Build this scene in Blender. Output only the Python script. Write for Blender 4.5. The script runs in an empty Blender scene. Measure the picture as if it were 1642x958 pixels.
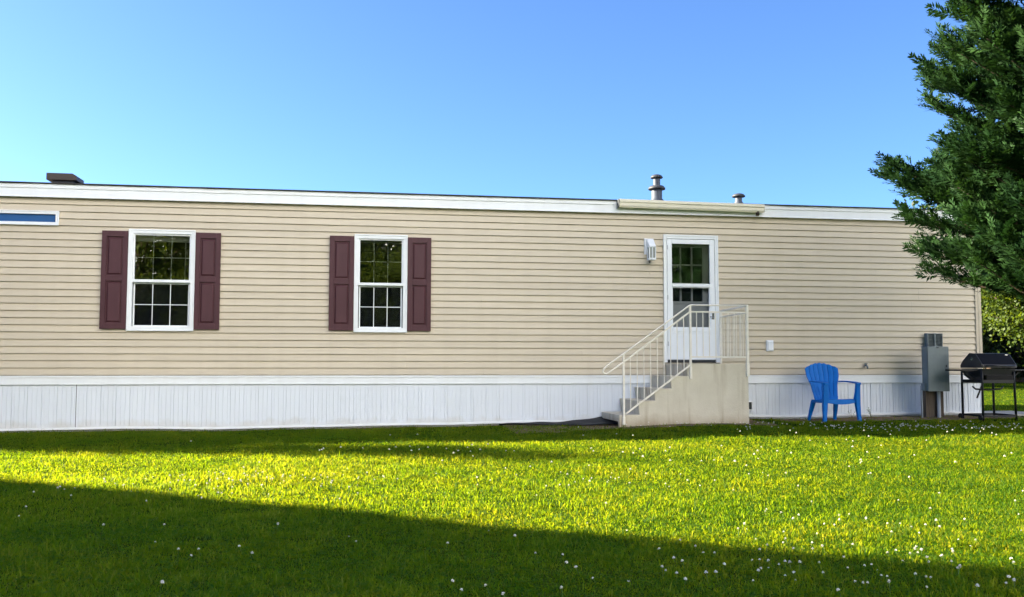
import bpy, bmesh, math, random
import numpy as np
from mathutils import Vector, Matrix
R = math.radians
random.seed(7); rng = np.random.default_rng(11)
S = bpy.context.scene
COL = S.collection

# ------------------------------------------------------------------ camera
cam_d = bpy.data.cameras.new("camera"); cam = bpy.data.objects.new("camera", cam_d); COL.objects.link(cam)
yaw, pit, roll = R(9.253), R(3.896), R(0.08)
fw = Vector((math.sin(yaw)*math.cos(pit), math.cos(yaw)*math.cos(pit), math.sin(pit)))
r0 = Vector((math.cos(yaw), -math.sin(yaw), 0)); u0 = r0.cross(fw)
rt = r0*math.cos(roll) + u0*math.sin(roll); up = rt.cross(fw)
CAM = Vector((0, -14.5, 1.0))
cam.matrix_world = Matrix(((rt.x, up.x, -fw.x, CAM.x), (rt.y, up.y, -fw.y, CAM.y), (rt.z, up.z, -fw.z, CAM.z), (0, 0, 0, 1)))
cam_d.sensor_width = 36; cam_d.lens = 36*1500/1642
cam_d.clip_start = 0.1; cam_d.clip_end = 2000
S.camera = cam

# ------------------------------------------------------------------ light
SUN_EL, SUN_AL = R(22.0), R(18.5)            # elevation, angle behind the line of the facade (sun comes from the left)
sun_dir = Vector((-math.cos(SUN_AL)*math.cos(SUN_EL), math.sin(SUN_AL)*math.cos(SUN_EL), math.sin(SUN_EL)))
w = bpy.data.worlds.new("World"); S.world = w; w.use_nodes = True
nt = w.node_tree; bg = nt.nodes["Background"]
sky = nt.nodes.new("ShaderNodeTexSky"); sky.sky_type = 'NISHITA'; sky.sun_disc = False
sky.sun_elevation = SUN_EL
sky.sun_rotation = math.atan2(sun_dir.x, sun_dir.y) % (2*math.pi)
sky.altitude = 300; sky.air_density = 0.72; sky.dust_density = 0.9; sky.ozone_density = 6.8
nt.links.new(sky.outputs[0], bg.inputs[0]); bg.inputs[1].default_value = 0.05
sd = bpy.data.lights.new("sun", 'SUN'); sd.energy = 5.0; sd.angle = R(0.8); sd.color = (1.0, 0.88, 0.66)
so = bpy.data.objects.new("sun", sd); COL.objects.link(so)
so.rotation_euler = sun_dir.to_track_quat('Z', 'Y').to_euler()
S.view_settings.view_transform = 'Standard'; S.view_settings.look = 'None'
S.view_settings.exposure = 2.85; S.view_settings.gamma = 1.0; S.view_settings.use_curve_mapping = False
S.cycles.max_bounces = 8; S.cycles.transparent_max_bounces = 12

# ------------------------------------------------------------------ materials
def mat(name, col, rough=0.6, var=0.0, vscale=3.0, bump=0.0, bscale=40.0, spec=0.3, metal=0.0, stretch=(1, 1, 1), col2=None, island=0.0):
    m = bpy.data.materials.new(name); m.use_nodes = True
    n = m.node_tree.nodes; l = m.node_tree.links; b = n["Principled BSDF"]
    b.inputs["Roughness"].default_value = rough; b.inputs["Metallic"].default_value = metal
    b.inputs["Specular IOR Level"].default_value = spec
    b.inputs["Base Color"].default_value = (*col, 1)
    tc = n.new("ShaderNodeTexCoord"); mp = n.new("ShaderNodeMapping"); mp.inputs["Scale"].default_value = stretch
    l.new(tc.outputs["Object"], mp.inputs[0])
    src = None
    if var or col2:
        no = n.new("ShaderNodeTexNoise"); no.inputs["Scale"].default_value = vscale; no.inputs["Detail"].default_value = 6
        no.inputs["Roughness"].default_value = 0.65
        l.new(mp.outputs[0], no.inputs["Vector"])
        rp = n.new("ShaderNodeValToRGB"); rp.color_ramp.elements[0].position = 0.3; rp.color_ramp.elements[1].position = 0.72
        c2 = col2 or tuple(c*(1+var) for c in col); c1 = col if col2 else tuple(c*(1-var) for c in col)
        rp.color_ramp.elements[0].color = (*c1, 1); rp.color_ramp.elements[1].color = (*c2, 1)
        l.new(no.outputs["Fac"], rp.inputs[0]); src = rp.outputs[0]
    if island:
        ge = n.new("ShaderNodeNewGeometry"); mr = n.new("ShaderNodeMapRange")
        mr.inputs[3].default_value = 1-island; mr.inputs[4].default_value = 1+island
        l.new(ge.outputs["Random Per Island"], mr.inputs[0])
        mx = n.new("ShaderNodeVectorMath"); mx.operation = 'SCALE'
        if src: l.new(src, mx.inputs[0])
        else: mx.inputs[0].default_value = col
        l.new(mr.outputs[0], mx.inputs["Scale"]); src = mx.outputs[0]
    if src: l.new(src, b.inputs["Base Color"])
    if bump:
        nb = n.new("ShaderNodeTexNoise"); nb.inputs["Scale"].default_value = bscale; nb.inputs["Detail"].default_value = 5
        l.new(mp.outputs[0], nb.inputs["Vector"])
        bp = n.new("ShaderNodeBump"); bp.inputs["Strength"].default_value = bump; bp.inputs["Distance"].default_value = 0.01
        l.new(nb.outputs["Fac"], bp.inputs["Height"]); l.new(bp.outputs[0], b.inputs["Normal"])
    return m

M = {}
M['siding'] = mat("vinyl_siding", (0.545, 0.475, 0.365), 0.5, var=0.05, vscale=2.0, bump=0.12, bscale=30, stretch=(0.25, 1, 4), spec=0.35, island=0.04)
M['siding_trim'] = mat("siding_trim", (0.545, 0.475, 0.365), 0.5, var=0.04)
M['white'] = mat("white_vinyl", (0.775, 0.80, 0.82), 0.4, var=0.02, vscale=5, spec=0.4)
M['skirt'] = mat("skirting_vinyl", (0.70, 0.74, 0.80), 0.45, var=0.035, vscale=1.5, stretch=(1, 1, 0.3), bump=0.05, bscale=12)
M['white_paint'] = mat("white_paint", (0.775, 0.80, 0.83), 0.35, var=0.02)
M['cream_metal'] = mat("cream_painted_iron", (0.78, 0.735, 0.64), 0.45, var=0.08, vscale=9, bump=0.1, bscale=60)
M['gutter'] = mat("cream_gutter", (0.74, 0.69, 0.56), 0.4, var=0.03)
M['maroon'] = mat("maroon_plastic", (0.068, 0.023, 0.030), 0.5, var=0.10, vscale=4, bump=0.15, bscale=120, stretch=(3, 1, .4))
M['shingle'] = mat("asphalt_shingle", (0.045, 0.04, 0.036), 0.9, var=0.35, vscale=14, bump=0.5, bscale=90)
M['brown_metal'] = mat("brown_metal", (0.05, 0.038, 0.032), 0.45, var=0.15)
M['galv'] = mat("galvanised_steel", (0.05, 0.063, 0.09), 0.55, var=0.15, vscale=8, metal=0.0)
M['cap_dark'] = mat("dark_steel_cap", (0.035, 0.040, 0.050), 0.55, var=0.1, metal=0.0)
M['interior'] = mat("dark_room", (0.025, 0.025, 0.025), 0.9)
M['blind'] = mat("blind_vinyl", (0.6, 0.6, 0.52), 0.5, var=0.03)
M['door_inner'] = mat("inner_door_paint", (0.62, 0.63, 0.60), 0.4, var=0.03)
M['blue_pane'] = mat("opaque_blue_pane", (0.03, 0.10, 0.26), 0.08, spec=0.5)  # opaque pane in one plain blue
M['grey_box'] = mat("grey_painted_steel", (0.165, 0.20, 0.21), 0.45, var=0.10, vscale=4, bump=0.08, bscale=25)
M['grey_dark'] = mat("dark_grey_louver", (0.05, 0.055, 0.06), 0.5)
M['conduit'] = mat("grey_pvc", (0.42, 0.44, 0.47), 0.45, var=0.05)
M['post_wood'] = mat("weathered_wood", (0.11, 0.085, 0.065), 0.85, var=0.35, vscale=6, stretch=(8, 8, 0.6), bump=0.4, bscale=20)
M['black_enamel'] = mat("black_enamel", (0.005, 0.005, 0.006), 0.45, spec=0.1)
M['grill_grey'] = mat("dark_grey_enamel", (0.024, 0.024, 0.027), 0.4, var=0.1, spec=0.4)
M['grill_frame'] = mat("black_steel_tube", (0.01, 0.01, 0.011), 0.5)
M['chrome'] = mat("dull_chrome", (0.5, 0.5, 0.5), 0.25, metal=1.0)
M['blue_plastic'] = mat("blue_plastic", (0.0005, 0.135, 0.50), 0.5, var=0.06, vscale=7, spec=0.15)
M['fabric'] = mat("black_landscape_fabric", (0.014, 0.014, 0.015), 0.7, var=0.3, vscale=8, bump=0.5, bscale=25)
M['slab'] = mat("grey_concrete_pad", (0.26, 0.25, 0.235), 0.85, var=0.15, vscale=6)
M['bark'] = mat("bark", (0.075, 0.052, 0.038), 0.9, var=0.4, vscale=5, stretch=(5, 5, 0.7), bump=0.8, bscale=14)
M['clover_white'] = mat("clover_white", (0.62, 0.60, 0.55), 0.7)
M['petal_centre'] = mat("clover_centre", (0.30, 0.33, 0.14), 0.7)
M['stem'] = mat("green_stem", (0.06, 0.11, 0.02), 0.6)
M['weed'] = mat("weed_leaf", (0.06, 0.12, 0.03), 0.6, island=0.3)
M['brick_wall'] = mat("neighbour_siding", (0.38, 0.36, 0.33), 0.6, var=0.05)

def concrete_mat():
    m = mat("weathered_concrete", (0.54, 0.49, 0.395), 0.85, bump=0.35, bscale=55, col2=(0.62, 0.575, 0.475), vscale=2.6)
    n = m.node_tree.nodes; l = m.node_tree.links; b = n["Principled BSDF"]
    src = b.inputs["Base Color"].links[0].from_socket
    tc = n.new("ShaderNodeTexCoord"); mp = n.new("ShaderNodeMapping"); mp.inputs["Scale"].default_value = (7, 7, 0.55)
    l.new(tc.outputs["Object"], mp.inputs[0])
    no = n.new("ShaderNodeTexNoise"); no.inputs["Scale"].default_value = 1.3; no.inputs["Detail"].default_value = 4
    l.new(mp.outputs[0], no.inputs["Vector"])
    rp = n.new("ShaderNodeValToRGB"); rp.color_ramp.elements[0].position = 0.50; rp.color_ramp.elements[1].position = 0.74
    rp.color_ramp.elements[0].color = (1, 1, 1, 1); rp.color_ramp.elements[1].color = (0.60, 0.53, 0.43, 1)
    l.new(no.outputs["Fac"], rp.inputs[0])
    mx = n.new("ShaderNodeMixRGB"); mx.blend_type = 'MULTIPLY'; mx.inputs[0].default_value = 0.8
    l.new(src, mx.inputs[1]); l.new(rp.outputs[0], mx.inputs[2]); l.new(mx.outputs[0], b.inputs["Base Color"])
    return m
M['concrete'] = concrete_mat()
def grime(m, zlo, zhi, col, amount, zoff=0.0):
    n = m.node_tree.nodes; l = m.node_tree.links; b = n["Principled BSDF"]; src = b.inputs["Base Color"].links[0].from_socket
    ge = n.new("ShaderNodeNewGeometry"); sp = n.new("ShaderNodeSeparateXYZ"); l.new(ge.outputs["Position"], sp.inputs[0])
    no = n.new("ShaderNodeTexNoise"); no.inputs["Scale"].default_value = 5; no.inputs["Detail"].default_value = 6; l.new(ge.outputs["Position"], no.inputs["Vector"])
    ad = n.new("ShaderNodeMath"); ad.operation = 'MULTIPLY_ADD'; ad.inputs[1].default_value = 0.28; l.new(no.outputs["Fac"], ad.inputs[0]); l.new(sp.outputs["Z"], ad.inputs[2])
    mr = n.new("ShaderNodeMapRange"); mr.inputs[1].default_value = zhi+.14; mr.inputs[2].default_value = zlo+.14; mr.inputs[3].default_value = 0; mr.inputs[4].default_value = amount
    l.new(ad.outputs[0], mr.inputs[0])
    mx = n.new("ShaderNodeMixRGB"); mx.blend_type = 'MULTIPLY'; mx.inputs[2].default_value = (*col, 1)
    l.new(mr.outputs[0], mx.inputs[0]); l.new(src, mx.inputs[1]); l.new(mx.outputs[0], b.inputs["Base Color"])
grime(M['skirt'], 0.02, 0.16, (0.68, 0.58, 0.44), 0.5)
grime(M['concrete'], 0.02, 0.24, (0.55, 0.47, 0.36), 0.75)
def streaks(m, amount):
    n = m.node_tree.nodes; l = m.node_tree.links; b = n["Principled BSDF"]; src = b.inputs["Base Color"].links[0].from_socket
    ge = n.new("ShaderNodeNewGeometry"); mp = n.new("ShaderNodeMapping"); mp.inputs["Scale"].default_value = (4.5, 1, 0.35); l.new(ge.outputs["Position"], mp.inputs[0])
    no = n.new("ShaderNodeTexNoise"); no.inputs["Scale"].default_value = 1.4; no.inputs["Detail"].default_value = 5; l.new(mp.outputs[0], no.inputs["Vector"])
    rp = n.new("ShaderNodeValToRGB"); rp.color_ramp.elements[0].position = .45; rp.color_ramp.elements[1].position = .75
    rp.color_ramp.elements[0].color = (1, 1, 1, 1); rp.color_ramp.elements[1].color = (.80, .78, .74, 1); l.new(no.outputs["Fac"], rp.inputs[0])
    mx = n.new("ShaderNodeMixRGB"); mx.blend_type = 'MULTIPLY'; mx.inputs[0].default_value = amount
    l.new(src, mx.inputs[1]); l.new(rp.outputs[0], mx.inputs[2]); l.new(mx.outputs[0], b.inputs["Base Color"])
streaks(M['siding'], 0.22); streaks(M['white'], 0.2); streaks(M['skirt'], 0.1); streaks(M['grey_box'], 0.7)

def glass_mat(name, refl_ior=1.9, tint=(1, 1, 1), dark=0.0):
    m = bpy.data.materials.new(name); m.use_nodes = True
    n = m.node_tree.nodes; l = m.node_tree.links; n.remove(n["Principled BSDF"]); out = n["Material Output"]
    tr = n.new("ShaderNodeBsdfTransparent"); tr.inputs[0].default_value = (*tint, 1)
    gl = n.new("ShaderNodeBsdfGlossy"); gl.inputs["Roughness"].default_value = 0.0
    fr = n.new("ShaderNodeFresnel"); fr.inputs[0].default_value = refl_ior
    no = n.new("ShaderNodeTexNoise"); no.inputs["Scale"].default_value = 1.6; no.inputs["Detail"].default_value = 1
    tc = n.new("ShaderNodeTexCoord"); l.new(tc.outputs["Object"], no.inputs["Vector"])
    bp = n.new("ShaderNodeBump"); bp.inputs["Strength"].default_value = 0.35; bp.inputs["Distance"].default_value = 0.006
    l.new(no.outputs["Fac"], bp.inputs["Height"]); l.new(bp.outputs[0], gl.inputs["Normal"])
    mx = n.new("ShaderNodeMixShader"); l.new(fr.outputs[0], mx.inputs[0]); l.new(tr.outputs[0], mx.inputs[1]); l.new(gl.outputs[0], mx.inputs[2])
    l.new(mx.outputs[0], out.inputs[0])
    return m
M['glass'] = glass_mat("window_glass", 2.7, (0.85, 0.9, 0.88))
M['glass_screen'] = mat("insect_screen_glass", (0.018, 0.020, 0.022), 0.35, var=0.15, vscale=3, spec=0.25)
def screen_mat():
    m = bpy.data.materials.new("insect_screen"); m.use_nodes = True
    n = m.node_tree.nodes; l = m.node_tree.links; n.remove(n["Principled BSDF"]); out = n["Material Output"]
    tr = n.new("ShaderNodeBsdfTransparent"); tr.inputs[0].default_value = (0.9, 0.93, 0.97, 1)
    di = n.new("ShaderNodeBsdfDiffuse"); di.inputs[0].default_value = (0.013, 0.014, 0.016, 1)
    mx = n.new("ShaderNodeMixShader"); mx.inputs[0].default_value = 0.45
    l.new(tr.outputs[0], mx.inputs[1]); l.new(di.outputs[0], mx.inputs[2]); l.new(mx.outputs[0], out.inputs[0])
    return m
M['screen'] = screen_mat()
M['frost'] = mat("frosted_lamp_glass", (0.27, 0.29, 0.27), 0.35, spec=0.5)

def leaf_mat(name, c1, c2, trans, tcol=1.6, rough=0.55, patch=None, spec=0.25, c3=None):
    m = bpy.data.materials.new(name); m.use_nodes = True
    n = m.node_tree.nodes; l = m.node_tree.links; b = n["Principled BSDF"]; out = n["Material Output"]
    at = n.new("ShaderNodeAttribute"); at.attribute_name = "rnd"
    rp = n.new("ShaderNodeValToRGB"); rp.color_ramp.elements[0].color = (*c1, 1); rp.color_ramp.elements[1].color = (*c2, 1)
    if c3: rp.color_ramp.elements[1].position = 0.72; e3 = rp.color_ramp.elements.new(0.9); e3.color = (*c3, 1)
    l.new(at.outputs["Fac"], rp.inputs[0]); src = rp.outputs[0]
    if patch:
        ge = n.new("ShaderNodeNewGeometry"); no = n.new("ShaderNodeTexNoise"); no.inputs["Scale"].default_value = patch[0]; no.inputs["Detail"].default_value = 4
        l.new(ge.outputs["Position"], no.inputs["Vector"])
        r2 = n.new("ShaderNodeValToRGB"); r2.color_ramp.elements[0].position = 0.38; r2.color_ramp.elements[1].position = 0.62
        r2.color_ramp.elements[0].color = (*patch[1], 1); r2.color_ramp.elements[1].color = (*patch[2], 1)
        l.new(no.outputs["Fac"], r2.inputs[0])
        mx = n.new("ShaderNodeMixRGB"); mx.blend_type = 'MULTIPLY'; mx.inputs[0].default_value = 1
        l.new(src, mx.inputs[1]); l.new(r2.outputs[0], mx.inputs[2]); src = mx.outputs[0]
    l.new(src, b.inputs["Base Color"]); b.inputs["Roughness"].default_value = rough; b.inputs["Specular IOR Level"].default_value = spec
    tl = n.new("ShaderNodeBsdfTranslucent")
    sc = n.new("ShaderNodeVectorMath"); sc.operation = 'MULTIPLY'; sc.inputs[1].default_value = tcol if isinstance(tcol, tuple) else (tcol, tcol, tcol*0.6)
    l.new(src, sc.inputs[0]); l.new(sc.outputs[0], tl.inputs[0])
    ms = n.new("ShaderNodeMixShader"); ms.inputs[0].default_value = trans
    l.new(b.outputs[0], ms.inputs[1]); l.new(tl.outputs[0], ms.inputs[2]); l.new(ms.outputs[0], out.inputs[0])
    return m
M['grass'] = leaf_mat("grass_blade", (0.014, 0.060, 0.003), (0.034, 0.094, 0.005), 0.60, (10.0, 4.05, 1.0), spec=0.08, c3=(0.048, 0.108, 0.024), patch=(0.9, (0.82, 0.92, 0.85), (1.12, 1.05, 1.0)))
M['conifer'] = leaf_mat("conifer_spray", (0.0075, 0.027, 0.009), (0.025, 0.062, 0.019), 0.22, 1.4, spec=0.12, patch=(1.5, (0.8, 0.85, 0.9), (1.25, 1.15, 0.95)))
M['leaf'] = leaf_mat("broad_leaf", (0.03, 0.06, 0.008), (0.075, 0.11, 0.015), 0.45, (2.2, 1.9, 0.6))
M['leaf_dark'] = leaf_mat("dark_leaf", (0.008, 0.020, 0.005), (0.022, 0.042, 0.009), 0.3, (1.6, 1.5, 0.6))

# ------------------------------------------------------------------ mesh helpers
class MB:
    def __init__(s): s.v = []; s.f = []; s.sm = []
    def add(s, vs, fs, smooth=False):
        o = len(s.v); s.v += [tuple(p) for p in vs]; s.f += [tuple(i+o for i in q) for q in fs]; s.sm += [smooth]*len(fs)
        return s
    def box(s, x0, x1, y0, y1, z0, z1):
        return s.add([(x0, y0, z0), (x1, y0, z0), (x1, y1, z0), (x0, y1, z0), (x0, y0, z1), (x1, y0, z1), (x1, y1, z1), (x0, y1, z1)],
                     [(0, 3, 2, 1), (4, 5, 6, 7), (0, 1, 5, 4), (1, 2, 6, 5), (2, 3, 7, 6), (3, 0, 4, 7)])
    def prism(s, poly, axis, a, b):
        """poly: list of 2-D points; axis 'x': (y,z) along x; 'y': (x,z) along y; 'z': (x,y) along z"""
        P = {'x': lambda p, t: (t, p[0], p[1]), 'y': lambda p, t: (p[0], t, p[1]), 'z': lambda p, t: (p[0], p[1], t)}[axis]
        n = len(poly)
        vs = [P(p, a) for p in poly] + [P(p, b) for p in poly]
        fs = [tuple(range(n))[::-1], tuple(range(n, 2*n))] + [(i, (i+1) % n, n+(i+1) % n, n+i) for i in range(n)]
        return s.add(vs, fs)
    def tube(s, pts, r, n=8, cap=True, smooth=True):
        pts = [Vector(p) for p in pts]; k = len(pts)
        rs = r if isinstance(r, (list, tuple)) else [r]*k
        vs = []; prev = None
        for i, p in enumerate(pts):
            t = (pts[min(i+1, k-1)]-pts[max(i-1, 0)]).normalized()
            if prev is None: a = Vector((0, 0, 1)) if abs(t.z) < .9 else Vector((1, 0, 0)); nx = t.cross(a).normalized()
            else: nx = (prev - t*prev.dot(t)).normalized()
            prev = nx; ny = t.cross(nx)
            for j in range(n):
                an = 2*math.pi*j/n; vs.append(p + (nx*math.cos(an)+ny*math.sin(an))*rs[i])
        fs = [(i*n+j, i*n+(j+1) % n, (i+1)*n+(j+1) % n, (i+1)*n+j) for i in range(k-1) for j in range(n)]
        s.add(vs, fs, smooth)
        if cap:
            o = len(s.v)-k*n; s.f += [tuple(o+j for j in range(n))[::-1], tuple(o+(k-1)*n+j for j in range(n))]; s.sm += [False, False]
        return s
    def bar(s, p, q, w, d=None, side=Vector((0, 1, 0))):
        """square bar from p to q; w in the plane, d along 'side'"""
        d = d or w; p = Vector(p); q = Vector(q); t = (q-p).normalized(); b = side - t*side.dot(t)
        if b.length < 1e-4: b = Vector((1, 0, 0))
        b.normalize(); a = t.cross(b)
        vs = [e + a*sx*w/2 + b*sy*d/2 for e in (p, q) for sx, sy in ((-1, -1), (1, -1), (1, 1), (-1, 1))]
        return s.add(vs, [(0, 3, 2, 1), (4, 5, 6, 7), (0, 1, 5, 4), (1, 2, 6, 5), (2, 3, 7, 6), (3, 0, 4, 7)])
    def lathe(s, prof, c, n=20):
        vs = [(c[0]+r*math.cos(2*math.pi*j/n), c[1]+r*math.sin(2*math.pi*j/n), c[2]+z) for r, z in prof for j in range(n)]
        fs = [(i*n+j, i*n+(j+1) % n, (i+1)*n+(j+1) % n, (i+1)*n+j) for i in range(len(prof)-1) for j in range(n)]
        return s.add(vs, fs, True)
    def build(s, name, material, parent=None, bevel=0.0, fix=True):
        me = bpy.data.meshes.new(name); me.from_pydata(s.v, [], s.f)
        me.polygons.foreach_set("use_smooth", s.sm); me.materials.append(material)
        if bevel or fix:
            bm = bmesh.new(); bm.from_mesh(me)
            if fix: bmesh.ops.recalc_face_normals(bm, faces=bm.faces)
            if bevel: bmesh.ops.bevel(bm, geom=[e for e in bm.edges if len(e.link_faces) == 2 and e.calc_face_angle(0) > 0.6], offset=bevel, segments=2, affect='EDGES', profile=0.6)
            bm.to_mesh(me); bm.free()
        o = bpy.data.objects.new(name, me); COL.objects.link(o)
        if parent: o.parent = parent
        return o

def tag(o, label=None, cat=None, group=None, kind=None):
    if label: o["label"] = label
    if cat: o["category"] = cat
    if group: o["group"] = group
    if kind: o["kind"] = kind
    return o
def empty(name, loc=(0, 0, 0), rz=0.0):
    o = bpy.data.objects.new(name, None); COL.objects.link(o); o.location = loc; o.rotation_euler = (0, 0, rz); o.empty_display_size = 0.2
    return o
def np_mesh(name, verts, faces, material, parent=None, rnd=None, smooth=False):
    """faces: list of (F,k) int arrays"""
    me = bpy.data.meshes.new(name); me.vertices.add(len(verts)); me.vertices.foreach_set("co", np.asarray(verts, np.float32).ravel())
    lt = np.concatenate([np.full(len(f), f.shape[1], np.int32) for f in faces]); lv = np.concatenate([f.ravel() for f in faces]).astype(np.int32)
    ls = np.concatenate([[0], np.cumsum(lt)[:-1]]).astype(np.int32)
    me.loops.add(len(lv)); me.loops.foreach_set("vertex_index", lv)
    me.polygons.add(len(lt)); me.polygons.foreach_set("loop_start", ls); me.polygons.foreach_set("loop_total", lt)
    if smooth: me.polygons.foreach_set("use_smooth", np.ones(len(lt), bool))
    me.update(calc_edges=True); me.validate()
    if rnd is not None:
        a = me.attributes.new("rnd", 'FLOAT', 'POINT'); a.data.foreach_set("value", np.asarray(rnd, np.float32))
    me.materials.append(material)
    o = bpy.data.objects.new(name, me); COL.objects.link(o)
    if parent: o.parent = parent
    return o

def sstep(a, b, x):
    t = np.clip((np.asarray(x, float)-a)/(b-a), 0, 1); return t*t*(3-2*t)
def gz(x, y):
    """height of the ground"""
    x = np.asarray(x, float); y = np.asarray(y, float)
    z = 0.10*sstep(0.5, 7.5, x)*sstep(-5, -0.6, y) - 0.05*sstep(-3, -11, y) + 0.42*sstep(5.5, 36, y)
    z = z - 0.05*sstep(-0.9, -1.6, y)*sstep(5, 7.5, x)*sstep(-5, -2, y)
    z = z - 0.03*sstep(-1, -5, x)*sstep(-6, -1, y)*sstep(-30, -20, x)
    z = z + 0.018*np.sin(x*1.1+.6*y)*np.sin(y*.9-.3*x+1) + 0.010*np.sin(x*2.7+1.2)*np.sin(y*2.3+x*.7)
    return z
def gzf(x, y): return float(gz(x, y))

# ------------------------------------------------------------------ ground
def build_ground():
    xs = np.concatenate([np.linspace(-900, -40, 12), np.linspace(-34, 40, 186), np.linspace(48, 900, 12)])
    ys = np.concatenate([np.linspace(-900, -50, 10), np.linspace(-44, 44, 221), np.linspace(52, 900, 12)])
    X, Y = np.meshgrid(xs, ys); Z = gz(X, Y)
    v = np.stack([X, Y, Z], -1).reshape(-1, 3); nx = len(xs)
    i = (np.arange(len(ys)-1)[:, None]*nx + np.arange(nx-1)[None]).ravel()
    f = np.stack([i, i+1, i+nx+1, i+nx], 1)
    m = mat("lawn_soil", (0.020, 0.040, 0.004), 0.95, bump=0.6, bscale=60, col2=(0.038, 0.060, 0.006), vscale=1.6, spec=0.0)
    n = m.node_tree.nodes; l = m.node_tree.links; b = n["Principled BSDF"]; src = b.inputs["Base Color"].links[0].from_socket
    # bare brown soil along the foot of the skirting, broken up by noise
    ge = n.new("ShaderNodeNewGeometry"); sp = n.new("ShaderNodeSeparateXYZ"); l.new(ge.outputs["Position"], sp.inputs[0])
    no = n.new("ShaderNodeTexNoise"); no.inputs["Scale"].default_value = 3.0; no.inputs["Detail"].default_value = 5; l.new(ge.outputs["Position"], no.inputs["Vector"])
    def math_(op, a, b_):
        q = n.new("ShaderNodeMath"); q.operation = op
        for k, val in ((0, a), (1, b_)):
            if isinstance(val, (int, float)): q.inputs[k].default_value = val
            else: l.new(val, q.inputs[k])
        return q.outputs[0]
    yy = math_('ADD', sp.outputs["Y"], math_('MULTIPLY', math_('SUBTRACT', no.outputs["Fac"], 0.5), 0.8))
    a1 = math_('MULTIPLY', math_('GREATER_THAN', yy, -0.85), math_('GREATER_THAN', sp.outputs["X"], 6.6))
    a2 = math_('GREATER_THAN', yy, -0.12)
    a3 = math_('MULTIPLY', math_('GREATER_THAN', yy, -1.35), math_('GREATER_THAN', sp.outputs["X"], 2.2))
    a3 = math_('MULTIPLY', a3, math_('LESS_THAN', sp.outputs["X"], 6.2))
    msk = math_('MAXIMUM', a3, math_('MAXIMUM', a1, a2)); msk = math_('MULTIPLY', msk, math_('LESS_THAN', sp.outputs["Y"], 5.2)); msk = math_('MULTIPLY', msk, math_('LESS_THAN', sp.outputs["X"], 10.9))
    r2 = n.new("ShaderNodeValToRGB"); r2.color_ramp.elements[0].color = (0.09, 0.062, 0.04, 1); r2.color_ramp.elements[1].color = (0.26, 0.19, 0.125, 1)
    n2 = n.new("ShaderNodeTexNoise"); n2.inputs["Scale"].default_value = 14; n2.inputs["Detail"].default_value = 6; l.new(ge.outputs["Position"], n2.inputs["Vector"])
    l.new(n2.outputs["Fac"], r2.inputs[0])
    mx = n.new("ShaderNodeMixRGB"); l.new(msk, mx.inputs[0]); l.new(src, mx.inputs[1]); l.new(r2.outputs[0], mx.inputs[2])
    l.new(mx.outputs[0], b.inputs["Base Color"])
    o = np_mesh("ground", v, [f], m, smooth=True); tag(o, kind="structure")
build_ground()

# ------------------------------------------------------------------ the mobile home
HX0, HX1, HD = -13.6, 10.46, 4.9
Z_SK, Z_BT, Z_SID, Z_FAS, Z_TOP = 0.0, 0.665, 0.797, 3.395, 3.585
home = empty("mobile_home", (0, 0, 0))
tag(home, "long beige vinyl sided mobile home with white skirting and maroon shutters", "mobile home")
W1 = (-3.375, -2.44, 1.46, 2.952); W2 = (-0.085, 0.71, 1.46, 2.952); DOOR = (4.845, 5.752, 1.0, 3.057); TRN = (-6.3, -4.364, 2.99, 3.19)
OPEN = [W1, W2, DOOR, TRN]

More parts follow.
